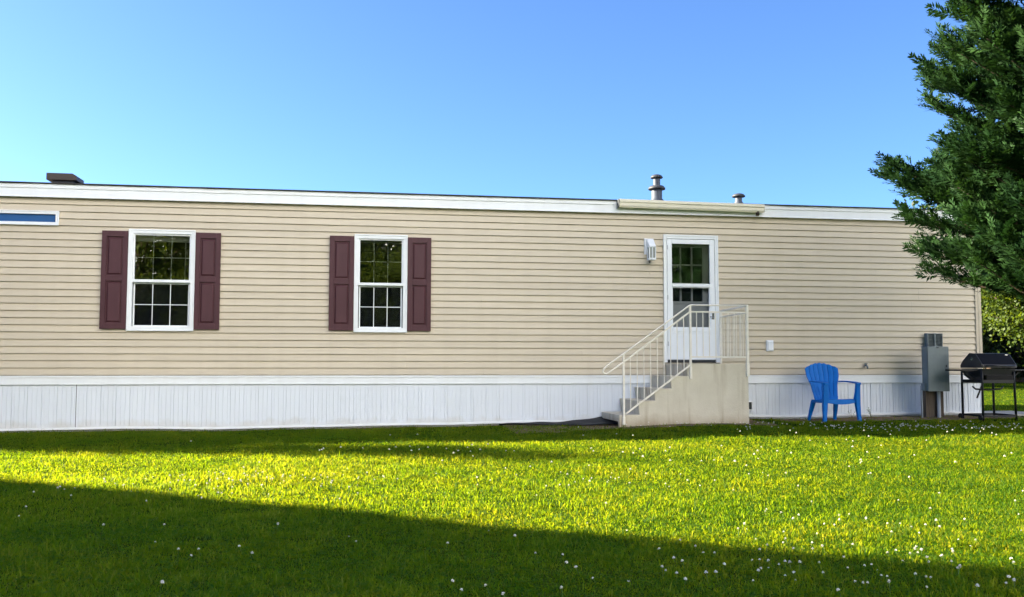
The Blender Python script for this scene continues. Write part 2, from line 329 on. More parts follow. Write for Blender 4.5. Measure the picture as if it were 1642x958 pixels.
def build_siding():
    pitch = (Z_FAS-Z_SID)/25.0
    V = []; F = []
    def quad(a): o = len(V); V.extend(a); F.append((o, o+1, o+2, o+3))
    rr = random.Random(3)
    seams = {}
    for k in range(26):
        zb = Z_SID+k*pitch
        if k % 2 == 0: off = rr.uniform(0, 3.66)
        js = [HX0] + [HX0+off+3.66*i for i in range(8) if HX0+.3 < HX0+off+3.66*i < HX1-.3] + [HX1-.03]
        GAP = 0.115                                               # shadow gap under the nose of each course
        prof = lambda t: -0.006-0.019*(1-t)/(1-GAP)               # y of the face at fraction t of the course
        brk = sorted(set([0.0, GAP, 1.0] + [(o[z]-zb)/pitch for o in OPEN for z in (2, 3) if 0.02 < (o[z]-zb)/pitch < 0.98]))
        for j in range(len(js)-1):
            a, b = js[j], js[j+1]; dy = -0.0016*(j % 2)
            n = max(2, int((b-a)/0.4)); xs = [a+(b-a)*i/n for i in range(n+1)]
            cuts = sorted(set(xs+[o[q] for o in OPEN for q in (0, 1) if a < o[q] < b]))
            jit = {x: rr.gauss(0, 0.0009) for x in cuts}; jz = {x: rr.gauss(0, 0.0012) for x in cuts}
            for x0, x1 in zip(cuts[:-1], cuts[1:]):
                xm = (x0+x1)/2
                for t0, t1 in zip(brk[:-1], brk[1:]):
                    zm = zb+(t0+t1)/2*pitch
                    if any(o[0] < xm < o[1] and o[2] < zm < o[3] for o in OPEN): continue
                    if t1 <= GAP+1e-6:
                        quad([(x0, -.002, zb+t0*pitch), (x1, -.002, zb+t0*pitch), (x1, -.002, zb+t1*pitch+.002), (x0, -.002, zb+t1*pitch+.002)]); continue
                    P = lambda x, t: (x, prof(t)+jit[x]*(1-t)+dy, zb+t*pitch+jz[x]*(1-t))
                    quad([P(x0, t0), P(x1, t0), P(x1, t1), P(x0, t1)])
                    if abs(t0-GAP) < 1e-6: quad([(x0, -.002, zb+t0*pitch+jz[x0]), (x1, -.002, zb+t0*pitch+jz[x1]), P(x1, t0), P(x0, t0)])
                    if t1 == 1.0: quad([P(x0, 1.0), P(x1, 1.0), (x1, -.002, zb+pitch), (x0, -.002, zb+pitch)])
    me = MB(); me.v = V; me.f = F; me.sm = [False]*len(F)
    o = me.build("siding", M['siding'], home, fix=False)
    bm = bmesh.new(); bm.from_mesh(o.data); bmesh.ops.remove_doubles(bm, verts=bm.verts, dist=1e-5); bm.to_mesh(o.data); bm.free()
    return o
siding = build_siding()
# shell behind the siding: inside faces of the rooms
sh = MB()
def wall_with_openings(mb, y0, y1, zlo, zhi):
    xs = sorted(set([HX0, HX1-.03]+[o[q] for o in OPEN for q in (0, 1)])); zs = sorted(set([zlo, zhi]+[o[q] for o in OPEN for q in (2, 3)]))
    for a, b in zip(xs[:-1], xs[1:]):
        for c, d in zip(zs[:-1], zs[1:]):
            if any(o[0] < (a+b)/2 < o[1] and o[2] < (c+d)/2 < o[3] for o in OPEN): continue
            mb.box(a, b, y0, y1, c, d)
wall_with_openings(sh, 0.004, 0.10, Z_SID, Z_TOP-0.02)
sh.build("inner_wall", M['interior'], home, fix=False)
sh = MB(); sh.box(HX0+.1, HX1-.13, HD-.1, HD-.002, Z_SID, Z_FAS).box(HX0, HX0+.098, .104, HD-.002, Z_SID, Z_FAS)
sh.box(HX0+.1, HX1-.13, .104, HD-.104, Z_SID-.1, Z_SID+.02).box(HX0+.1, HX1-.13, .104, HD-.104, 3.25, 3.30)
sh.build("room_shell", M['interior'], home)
sh = MB(); sh.box(HX0, HX1, HD, HD+.012, Z_SID, Z_FAS).box(HX1-.12, HX1-.008, .104, HD, Z_SID, Z_FAS).box(HX0-.012, HX0-.001, 0, HD, Z_SID, Z_FAS)
# clapboard steps on the end wall
for k in range(25):
    z = Z_SID+k*0.104; sh.prism([(HX1-.008, z), (HX1+.008, z), (HX1-.004, z+.104), (HX1-.008, z+.104)], 'y', .03, HD)
sh.build("end_siding", M['siding'], home)
MB().box(HX1-.085, HX1+.012, -.034, .03, Z_SID-.0, Z_FAS).box(HX1-.035, HX1+.02, -.040, .03, Z_SID, Z_FAS-.002).build("corner_trim", M['siding_trim'], home, bevel=.004)

# fascia with a raised upper lip, eave, roof
fa = MB(); fa.box(HX0-.05, HX1+.03, -.075, -.055, Z_FAS, Z_TOP).box(HX0-.05, HX1+.03, -.088, -.0755, Z_TOP-.062, Z_TOP+.002).box(HX0-.05, HX1+.03, -.082, -.0755, Z_FAS-.004, Z_FAS+.016)
fa.build("fascia", M['white'], home, bevel=.003)
MB().box(HX0, HX1, -.054, .004, Z_FAS+.008, Z_FAS+.02).build("soffit", M['siding_trim'], home)
rf = MB(); RZ = Z_TOP+.40; nseg = 60
for i in range(nseg):
    a = HX0-.08+(HX1-HX0+.16)*i/nseg; b = HX0-.08+(HX1-HX0+.16)*(i+1)/nseg
    d0 = random.uniform(-.005, .005)
    rf.prism([(-.115+d0, Z_TOP+.003), (-.115+d0, Z_TOP+.018), (HD/2, RZ+.015), (HD+.115, Z_TOP+.018), (HD+.115, Z_TOP+.003), (HD/2, RZ)], 'x', a, b-.0005)
roof = rf.build("roof", M['shingle'], home)
# skirting
def build_skirt():
    x = HX0; pts = []; rr = random.Random(5)
    while x < HX1-.01:
        # one 0.41 m panel: wide flat ribs between narrow grooves, a deeper joint at the end
        for wd, dp in ((.010, .011), (.056, 0), (.010, .007), (.052, 0), (.006, .007), (.058, 0), (.012, .014), (.030, 0), (.006, .005), (.055, 0), (.008, .007), (.060, .001), (.006, .005), (.035, -.006)):
            pts.append((x, dp)); pts.append((x+wd*.98, dp)); x += wd
    pts = [p for p in pts if p[0] < HX1-.02]+[(HX1-.02, 0)]
    mb = MB(); n = len(pts)
    z = lambda px: gzf(px, 0)+.035
    vs = [(p[0], -.012+p[1], z(p[0])) for p in pts]+[(p[0], -.012+p[1], Z_BT+.01) for p in pts]
    mb.add(vs, [(i, i+1, n+i+1, n+i) for i in range(n-1)])
    o = mb.build("skirting", M['skirt'], home, fix=False)
    t = MB(); t.box(HX0, HX1-.002, -.032, .0035, Z_BT, Z_BT+.10).box(HX0, HX1-.002, -.040, .0035, Z_BT+.1005, Z_SID-.002).box(HX0, HX1-.002, -.036, -.0325, Z_BT, Z_BT+.012)
    t.build("belly_trim", M['white'], home, bevel=.003)
    b = MB(); k = 40
    for i in range(k):
        a = HX0+(HX1-HX0-.01)*i/k; c = HX0+(HX1-HX0-.01)*(i+1)/k; za, zc = z(a), z(c)
        b.add([(a, -.03, za-.005), (c, -.03, zc-.005), (c, -.03, zc+.028), (a, -.03, za+.028), (a, -.005, za-.005), (c, -.005, zc-.005), (c, -.005, zc+.028), (a, -.005, za+.028)],
              [(0, 1, 2, 3), (3, 2, 6, 7), (0, 4, 5, 1), (4, 7, 6, 5)])
    b.build("skirting_rail", M['white'], home)
    MB().box(HX1-.02, HX1-.005, -.012, HD, -.1, Z_SID-.01).box(HX0, HX1-.03, .03, .06, -.2, Z_SID-.11).build("skirting_end", M['skirt'], home)
    # stained joint in the skirting at the left
    MB().box(-4.052, -4.044, -.0135, -.005, .05, Z_BT).build("skirting_joint", M['grey_dark'], home)
build_skirt()

# ---- windows
def frame_ring(mb, x0, x1, z0, z1, w, y0, y1):
    mb.box(x0, x1, y0, y1, z1-w, z1).box(x0, x1, y0, y1, z0, z0+w).box(x0, x0+w, y0, y1, z0+w, z1-w).box(x1-w, x1, y0, y1, z0+w, z1-w); return mb
def double_hung(o, blinds):
    x0, x1, z0, z1 = o; zm = 2.205; f = .058
    fr = MB(); frame_ring(fr, x0, x1, z0, z1, f, -.045, .05); frame_ring(fr, x0-.008, x1+.008, z0-.008, z1+.008, .022, -.052, -.0455)
    w_ = fr.build("window", M['white'], home, bevel=.004)
    a, b = x0+f, x1-f
    sa = MB(); frame_ring(sa, a, b, zm-.012, z1-f, .022, -.022, .02); sa.box(a-.012, b+.012, -.05, .02, zm-.034, zm+.006)
    sa.build("upper_sash", M['white'], w_, bevel=.003)
    sb = MB(); frame_ring(sb, a+.012, b-.012, z0+f, zm-.036, .020, .006, .038)
    sb.build("lower_sash", M['white'], w_, bevel=.003)
    for nm, (p, q, r_, s_), y, gm in (("upper_pane", (a+.022, b-.022, zm+.01, z1-f-.022), .0, 'glass'), ("lower_pane", (a+.032, b-.032, z0+f+.02, zm-.056), .022, 'glass')):
        MB().add([(p, y, r_), (q, y, r_), (q, y, s_), (p, y, s_)], [(0, 1, 2, 3)]).build(nm, M[gm], w_, fix=False)
        mu = MB(); t = .0105; y = y-.022 if nm == "lower_pane" else y
        for i in (1, 2): xm = p+(q-p)*i/3; mu.box(xm-t/2, xm+t/2, y+.003, y+.011, r_, s_)
        zc = (r_+s_)/2
        for i in range(3): mu.box(p+(q-p)*i/3+(t/2 if i else 0), p+(q-p)*(i+1)/3-(t/2 if i < 2 else 0), y+.0035, y+.0105, zc-t/2, zc+t/2)
        mu.build("muntin", M['white'], w_)
    p, q, r_, s_ = a+.012, b-.012, z0+f, zm-.036
    MB().add([(p, .014, r_), (q, .014, r_), (q, .014, s_), (p, .014, s_)], [(0, 1, 2, 3)]).build("insect_screen", M['screen'], w_, fix=False)
    if blinds:
        MB().box(a, b, .10, .15, z1-f-.10, z1-f-.02).build("blind_headrail", M['blind'], w_)
        MB().tube([(b-.10, .11, z1-f-.09), (b-.103, .11, zm-.02)], .007, 6).build("blind_cord", M['blind'], w_)
    else:
        MB().box(a, b, .09, .12, z1-f-.05, z1-f-.01).build("blind_headrail", M['blind'], w_)
double_hung(W1, True); double_hung(W2, False)
def transom(o):
    x0, x1, z0, z1 = o; fr = MB(); frame_ring(fr, x0, x1, z0, z1, .042, -.045, .05); frame_ring(fr, x0-.006, x1+.006, z0-.006, z1+.006, .016, -.052, -.0455)
    w_ = fr.build("window", M['white'], home, bevel=.004); w_["label"] = "narrow white framed strip window high on the wall with a blue pane"
    MB().box(x0+.042, x1-.042, -.012, .02, z0+.042, z1-.042).build("pane", M['blue_pane'], w_)
transom(TRN)

# ---- shutters: two raised panels in a frame
def shutter(x0, x1, z0, z1):
    mb = MB(); st = .068; zm = z0+(z1-z0)*.515; y = -.032
    mb.box(x0, x0+st, y-.028, y, z0, z1).box(x1-st, x1, y-.028, y, z0, z1)
    for a, b in ((z0, z0+.085), (zm-.04, zm+.04), (z1-.085, z1)): mb.box(x0+st, x1-st, y-.028, y, a, b)
    for a, b in ((z0+.085, zm-.04), (zm+.04, z1-.085)):
        p, q = x0+st, x1-st; d = .018; e = .036
        mb.box(p, q, y-.006, y, a, b)
        o = len(mb.v)
        ring = lambda k, yy: [(p+k, yy, a+k), (q-k, yy, a+k), (q-k, yy, b-k), (p+k, yy, b-k)]
        vs = ring(d, y-.0065)+ring(e, y-.023)
        mb.add(vs, [(i, (i+1) % 4, 4+(i+1) % 4, 4+i) for i in range(4)]+[(4, 5, 6, 7)])
    return mb.build("shutter", M['maroon'], home, bevel=.003)
for a, b in ((-3.752, -3.386), (-2.429, -2.066), (-.465, -.096), (.721, 1.084)): shutter(a, b, 1.478, 2.926)

# ---- the storm door and the door behind it
def door():
    x0, x1, z0, z1 = DOOR
    fr = MB(); fr.box(x0, x0+.045, -.05, .02, z0, z1).box(x1-.045, x1, -.05, .02, z0, z1).box(x0+.045, x1-.045, -.05, .02, z1-.055, z1)
    fr.box(x0-.012, x0+.012, -.058, -.0505, z0, z1+.012).box(x1-.012, x1+.012, -.058, -.0505, z0, z1+.012).box(x0+.012, x1-.012, -.058, -.0505, z1-.014, z1+.012)
    fr.build("door_frame", M['white'], home, bevel=.004)
    MB().box(x0+.046, x1-.046, -.04, .10, z0, z0+.014).build("threshold", M['grey_dark'], home)
    a, b, c, d = x0+.052, x1-.052, z0+.045, z1-.062           # leaf
    gx0, gx1 = a+.080, b-.080; gt = d-.072; gm1, gm0 = 2.275, 2.222; gb = 1.555
    lf = MB(); y0, y1 = -.045, -.005
    lf.box(a, gx0, y0, y1, c, d).box(gx1, b, y0, y1, c, d).box(gx0, gx1, y0, y1, gt, d).box(gx0, gx1, y0-.006, y1, gm0, gm1).box(gx0, gx1, y0, y1, c, gb-.11)
    lf.box(gx0, gx1, y0-.004, y1, gb-.06, gb).box(gx0, gx1, y0+.004, y1, gb-.109, gb-.0605)
    L = lf.build("storm_door", M['white_paint'], home, bevel=.004)
    k = MB(); k.box(gx0-.03, gx1+.03, y0-.0025, y0-.0005, c+.10, gb-.12)
    n = 9
    for i in range(n): xx = gx0-.02+(gx1-gx0+.04)*i/(n-1); k.box(xx-.003, xx+.003, y0-.0055, y0-.0028, c+.11, gb-.13)
    k.build("kick_panel", M['white_paint'], L)
    MB().box(a, b, y0-.004, y1, c-.022, c-.001).build("sweep", M['grey_dark'], L)
    MB().add([(gx0, -.02, gm1), (gx1, -.02, gm1), (gx1, -.02, gt), (gx0, -.02, gt)], [(0, 1, 2, 3)]).build("upper_glass", M['glass'], L, fix=False)
    MB().add([(gx0, -.014, gb), (gx1, -.014, gb), (gx1, -.014, gm0), (gx0, -.014, gm0)], [(0, 1, 2, 3)]).build("insect_screen", M['screen'], L, fix=False)
    frame_ring(MB(), gx0+.0005, gx1-.0005, gb+.0005, gm0-.0005, .014, -.030, -.012).build("screen_frame", M['white_paint'], L)
    h = MB(); hx = b-.038; h.box(hx-.018, hx+.018, y0-.012, y0-.0005, 1.70, 1.80).tube([(hx, y0-.012, 1.735), (hx, y0-.05, 1.735), (hx-.07, y0-.052, 1.735)], .009, 8)
    h.build("handle", M['chrome'], L)
    for zz in (2.86, 2.05, 1.3): MB().box(a-.006, a+.012, y0-.006, y0-.0005, zz-.035, zz+.035).build("hinge", M['conduit'], L)
    # inner door with nine small lights
    ix0, ix1 = x0+.03, x1-.03; yy = .085
    wx0, wx1, wz0, wz1 = ix0+.10, ix0+.10+.575, 1.98, z1-.16
    I = MB(); I.box(ix0, wx0, yy, yy+.04, z0+.02, z1-.02).box(wx1, ix1, yy, yy+.04, z0+.02, z1-.02).box(wx0, wx1, yy, yy+.04, z0+.02, wz0).box(wx0, wx1, yy, yy+.04, wz1, z1-.02)
    frame_ring(I, wx0-.02, wx1+.02, wz0-.02, wz1+.02, .035, yy-.012, yy-.0005)
    for q in (1, 2):
        xx = wx0+(wx1-wx0)*q/3; I.box(xx-.011, xx+.011, yy-.006, yy+.02, wz0+.016, wz1-.016)
        zz = wz0+(wz1-wz0)*q/3
        for p in range(3): I.box(wx0+(wx1-wx0)*p/3+.0115, wx0+(wx1-wx0)*(p+1)/3-.0115, yy-.0055, yy+.019, zz-.011, zz+.011)
    for px0, px1 in ((ix0+.12, ix0+.36), (ix0+.46, ix0+.70)): frame_ring(I, px0, px1, z0+.2, 1.86, .02, yy-.01, yy-.0005)
    inn = I.build("inner_door", M['door_inner'], home)
    MB().add([(wx0, yy+.025, wz0), (wx1, yy+.025, wz0), (wx1, yy+.025, wz1), (wx0, yy+.025, wz1)], [(0, 1, 2, 3)]).build("door_window", M['glass'], inn, fix=False)
door()

# ---- short gutter over the door
g = MB(); gx0, gx1 = 4.07, 6.51
prof = [(-.090, 3.60), (-.090, 3.49), (-.165, 3.47), (-.185, 3.50), (-.19, 3.545), (-.205, 3.56), (-.205, 3.602), (-.196, 3.602), (-.196, 3.567), (-.18, 3.55), (-.172, 3.505), (-.16, 3.482), (-.099, 3.499), (-.099, 3.60)]
dz = lambda p, s_: [(a, z-.016*s_) for a, z in p]
n = len(prof); vs = [(gx0, a, z) for a, z in prof]+[(gx1, a, z-.022) for a, z in prof]
g.add(vs, [tuple(range(n))[::-1], tuple(range(n, 2*n))]+[(i, (i+1) % n, n+(i+1) % n, n+i) for i in range(n)])
g.box(gx0-.006, gx0-.001, -.2, -.09, 3.48, 3.60).box(gx1+.001, gx1+.006, -.2, -.09, 3.455, 3.575)
gut = g.build("gutter", M['gutter'], home); MB().tube([(gx1-.1, -.15, 3.50), (gx1-.1, -.15, 3.40)], .03, 12).build("gutter_outlet", M['brown_metal'], gut)
MB().box(gx0-.02, gx0-.007, -.2, -.0885, 3.47, 3.60).build("gutter_end", M['grey_dark'], gut)

# ---- things fixed to the roof
def roof_z(y): return Z_TOP+.018+.397*y/(HD/2)
def stack(x, y, r, prof_caps, ztop, name):
    z0 = roof_z(y)-.02
    o = MB().lathe([(r*1.7, 0), (r*1.5, .04), (r, .10), (r, ztop-z0)], (x, y, z0), 24).build(name, M['galv'], home)
    return o
chim = stack(5.14, 1.2, .095, None, 4.08, "flue_pipe")
MB().lathe([(.096, -.012), (.148, -.012), (.152, .012), (.118, .05), (.0, .055)], (5.14, 1.2, 4.05), 28).build("collar", M['cap_dark'], chim)
MB().lathe([(.062, 0), (.062, .19)], (5.14, 1.2, 4.09), 20).build("inner_flue", M['galv'], chim)
MB().lathe([(.064, -.004), (.105, -.004), (.11, .012), (.085, .045), (.045, .06), (0, .062)], (5.14, 1.2, 4.245), 24).build("rain_cap", M['cap_dark'], chim)
pv = stack(6.66, 1.2, .062, None, 3.95, "vent_pipe")
MB().lathe([(.063, -.002), (.112, -.004), (.118, .014), (.09, .045), (.05, .058), (0, .06)], (6.66, 1.2, 3.955), 24).build("rain_cap", M['cap_dark'], pv)
rv = MB(); y = .62; zb = roof_z(y)
rv.prism([(-4.70, zb+.04), (-4.70, zb+.145), (-4.33, zb+.145), (-4.27, zb+.11), (-4.27, zb+.04)], 'y', y-.2, y+.2)
rvo = rv.build("roof_vent", M['brown_metal'], home, bevel=.006)
MB().box(-4.62, -4.32, y-.15, y+.15, zb-.06, zb+.0395).build("vent_base", M['cap_dark'], rvo)

# ---- small fittings on the wall
lp = MB(); lp.box(4.518, 4.675, -.045, -.018, 2.735, 2.995)
lamp = lp.build("wall_lamp", M['white_paint'], home, bevel=.008)
h = MB(); h.prism([(-.045, 2.97), (-.10, 2.975), (-.215, 2.86), (-.215, 2.835), (-.09, 2.835), (-.045, 2.89)], 'x', 4.545, 4.655); h.build("lamp_hood", M['white_paint'], lamp, bevel=.006)
c = MB()
for xx in (4.549, 4.60, 4.651):
    for yy in (-.208, -.098): c.box(xx-.006, xx+.006, yy-.006, yy+.006, 2.665, 2.8345)
c.box(4.543, 4.657, -.215, -.09, 2.635, 2.6645); c.build("lamp_cage", M['white_paint'], lamp, bevel=.002)
MB().box(4.553, 4.647, -.203, -.103, 2.665, 2.834).build("lamp_glass", M['frost'], lamp)
MB().tube([(4.60, -.045, 2.71), (4.60, -.07, 2.64), (4.60, -.06, 2.60), (4.585, -.05, 2.62)], .008, 6).build("photo_sensor", M['cap_dark'], lamp)
ou = MB().box(6.578, 6.70, -.045, -.018, 1.185, 1.365).build("outlet_box", M['white_paint'], home, bevel=.006)
MB().box(6.595, 6.683, -.062, -.0455, 1.20, 1.35).build("outlet_cover", M['white_paint'], ou, bevel=.008)
fc = MB().tube([(8.33, -.015, .955), (8.33, -.06, .955), (8.33, -.085, .935), (8.33, -.088, .90)], .016, 8).tube([(8.33, -.055, .96), (8.33, -.055, .985)], .006, 6)
fo = fc.build("faucet", M['grey_box'], home); MB().lathe([(0, 0), (.034, 0), (.034, .01), (0, .01)], (8.33, -.055, .985), 12).build("faucet_wheel", M['conduit'], fo)
do = MB(); frame_ring(do, 6.225, 6.315, .225, .375, .016, -.075, -.013); d_ = do.build("dryer_outlet", M['white_paint'], home); MB().box(6.242, 6.298, -.05, -.0135, .242, .358).build("outlet_opening", M['grey_dark'], d_)
# louvred grey vent on the wall behind the electrical box
lv = MB(); frame_ring(lv, 9.42, 9.70, 1.20, 1.495, .014, -.10, -.018); lv.box(9.55, 9.57, -.10, -.018, 1.214, 1.481)
L_ = lv.build("wall_vent", M['grey_box'], home)
s_ = MB()
for i in range(11):
    z = 1.222+i*.0235
    for a, b in ((9.435, 9.549), (9.571, 9.685)): s_.prism([(-.096, z), (-.06, z+.018), (-.058, z+.015), (-.094, z-.003)], 'x', a, b)
s_.build("louvre", M['grey_box'], L_); MB().box(9.435, 9.685, -.04, -.019, 1.215, 1.48).build("vent_cavity", M['grey_dark'], L_)
# scar in one siding course left of the door
MB().box(4.600, 4.612, -.0165, -.0125, 2.425, 2.475).box(4.595, 4.63, -.018, -.0135, 2.42, 2.4295).build("siding_patch", M['siding_trim'], home)

# ------------------------------------------------------------------ concrete steps with an iron handrail
steps = empty("concrete_steps", (4.8, -.55, 0)); tag(steps, "weathered precast concrete steps with cream iron handrail below the white door", "steps")
def W(o):      # shapes below are given in world coordinates: bring them under their thing
    root = o
    while root.parent: root = root.parent
    for q in ([o] if True else []): q.matrix_parent_inverse = root.matrix_world.inverted() if q.parent == root else Matrix()
    return o
class WMB(MB):
    """like MB but the points are world coordinates, shifted to the thing's base"""
    def __init__(s, org): super().__init__(); s.org = Vector(org)
    def build(s, *a, **k):
        s.v = [tuple(Vector(p)-s.org) for p in s.v]; return super().build(*a, **k)
SO = steps.location
YF, YB = -1.05, -.035
zs = [.225, .432, .612, .797, .982]; xl = [3.795, 4.092, 4.338, 4.592, 4.855]; XR = 5.815
gb_ = -.12
cheek = [(3.80, gb_), (3.80, zs[0]-.012)]
poly = [(xl[0]+.005, gb_), (xl[0], zs[0])]
for i in range(1, 5): poly += [(xl[i]+.012, zs[i-1]), (xl[i], zs[i])]
poly += [(XR, zs[4]), (XR+.012, gb_)]
b = WMB(SO); b.prism(poly, 'y', YF, YF+.075)
b.build("side_wall", M['concrete'], steps, bevel=.008)
tr = WMB(SO)
P2 = [(xl[1]+.07, gb_), (xl[1]+.07, zs[0]-.10), (xl[0], zs[0]-.10), (xl[0]-.004, zs[0]-.002)]
for i in range(1, 5): P2 += [(xl[i]+.018, zs[i-1]-.002), (xl[i]-.004, zs[i]-.002)]
P2 += [(XR-.004, zs[4]-.002), (XR, gb_)]
tr.prism(P2, 'y', YF+.0765, YB)
tr.build("treads", M['concrete'], steps, bevel=.008)
# handrail
YR = YF-.022
TP = 1.868; P1x, P2x, P3x = 3.862, 4.900, 5.800
t = WMB(SO)
sl = (TP-1.13)/(P2x-P1x)
up_ = [(P3x+.02, YR, TP-.004), (P2x+.01, YR, TP-.008), (P2x-.02, YR, TP-.022), (P1x, YR, 1.125), (3.62, YR, 1.125-sl*(P1x-3.62)+.005), (3.565, YR, .905), (3.545, YR, .868), (3.560, YR, .838), (3.60, YR, .832), (3.64, YR, .852), (P1x, YR, 1.005)]
t.tube(up_, .0125, 8)
rail = t.build("handrail", M['cream_metal'], steps)
def post(x, y, z0, z1, w_, bz=None):
    p = WMB(SO); p.bar((x, y, z0), (x, y, z1), w_, w_, Vector((0, 1, 0)))
    if bz: p.box(x-w_*.62, x+w_*.62, y-w_*.6, YF-.001, bz[0], bz[1])
    p.build("post", M['cream_metal'], rail, bevel=.003)
post(P1x, YR, .085, 1.12, .029, (.083, .20)); post(P2x, YR, .765, TP-.01, .030, (.755, .93)); post(P3x, YR, .80, TP-.005, .038, (.79, .985))
post(P3x-.02, YB-.03, .983, 1.83, .034)
t = WMB(SO)
z2 = 1.762
t.bar((P1x, YR, 1.005), (P2x, YR, z2), .022, .022).bar((P2x, YR, z2), (P3x, YR, z2-.006), .022, .022)
t.bar((P1x+.03, YR, .245), (P2x, YR, .965), .022, .022).bar((P2x+.02, YR, 1.083), (P3x, YR, 1.083), .022, .022)
t.build("lower_rail", M['cream_metal'], rail)
def bal(p, q): WMB(SO).bar(p, q, .0105, .0105).build("baluster", M['cream_metal'], rail)
s_lo = (.965-.245)/(P2x-P1x-.03); s_hi = (z2-1.005)/(P2x-P1x)
for i in range(1, 10):
    x = P1x+(P2x-P1x)*i/10; bal((x, YR, .245+s_lo*(x-P1x-.03)), (x, YR, 1.005+s_hi*(x-P1x)))
for i in range(1, 9):
    x = P2x+(P3x-P2x)*i/9; bal((x, YR, 1.083), (x, YR, z2-.003))
# return to the wall
xr = P3x-.012
for za, zb_, w1, w2 in ((TP-.012, 1.83, .03, .022), (z2-.01, z2-.03, .022, .022), (1.083, 1.083, .022, .022)):
    WMB(SO).bar((xr, YR, za), (xr-.01, YB-.02, zb_), w1, w2, Vector((0, 0, 1))).build("return_rail", M['cream_metal'], rail)
for i in range(1, 8):
    y = YR+(YB-.03-YR)*i/8; bal((xr, y, 1.083), (xr, y, z2-.015))

# ------------------------------------------------------------------ landscape fabric left of the steps
def fabric():
    nx, ny = 30, 6; V = []; F = []
    for i in range(nx+1):
        u = i/nx; x = 2.15+1.95*u
        wd = .06+.72*u**1.2
        for j in range(ny+1):
            v = j/ny; y = -.034-wd*v
            z = gzf(x, y)+.012+(.10*u**1.6)*(1-v)**1.3+.008*math.sin(9*u+7*v)+.006*math.sin(23*u-11*v)
            V.append((x, y, z))
    k = ny+1
    for i in range(nx):
        for j in range(ny): F.append((i*k+j, (i+1)*k+j, (i+1)*k+j+1, i*k+j+1))
    o = MB().add(V, F, True).build("landscape_fabric", M['fabric'], fix=False)
    md = o.modifiers.new("thickness", 'SOLIDIFY'); md.thickness = .006
    tag(o, "crumpled black landscape fabric on the soil left of the concrete steps", "ground fabric")
fabric()

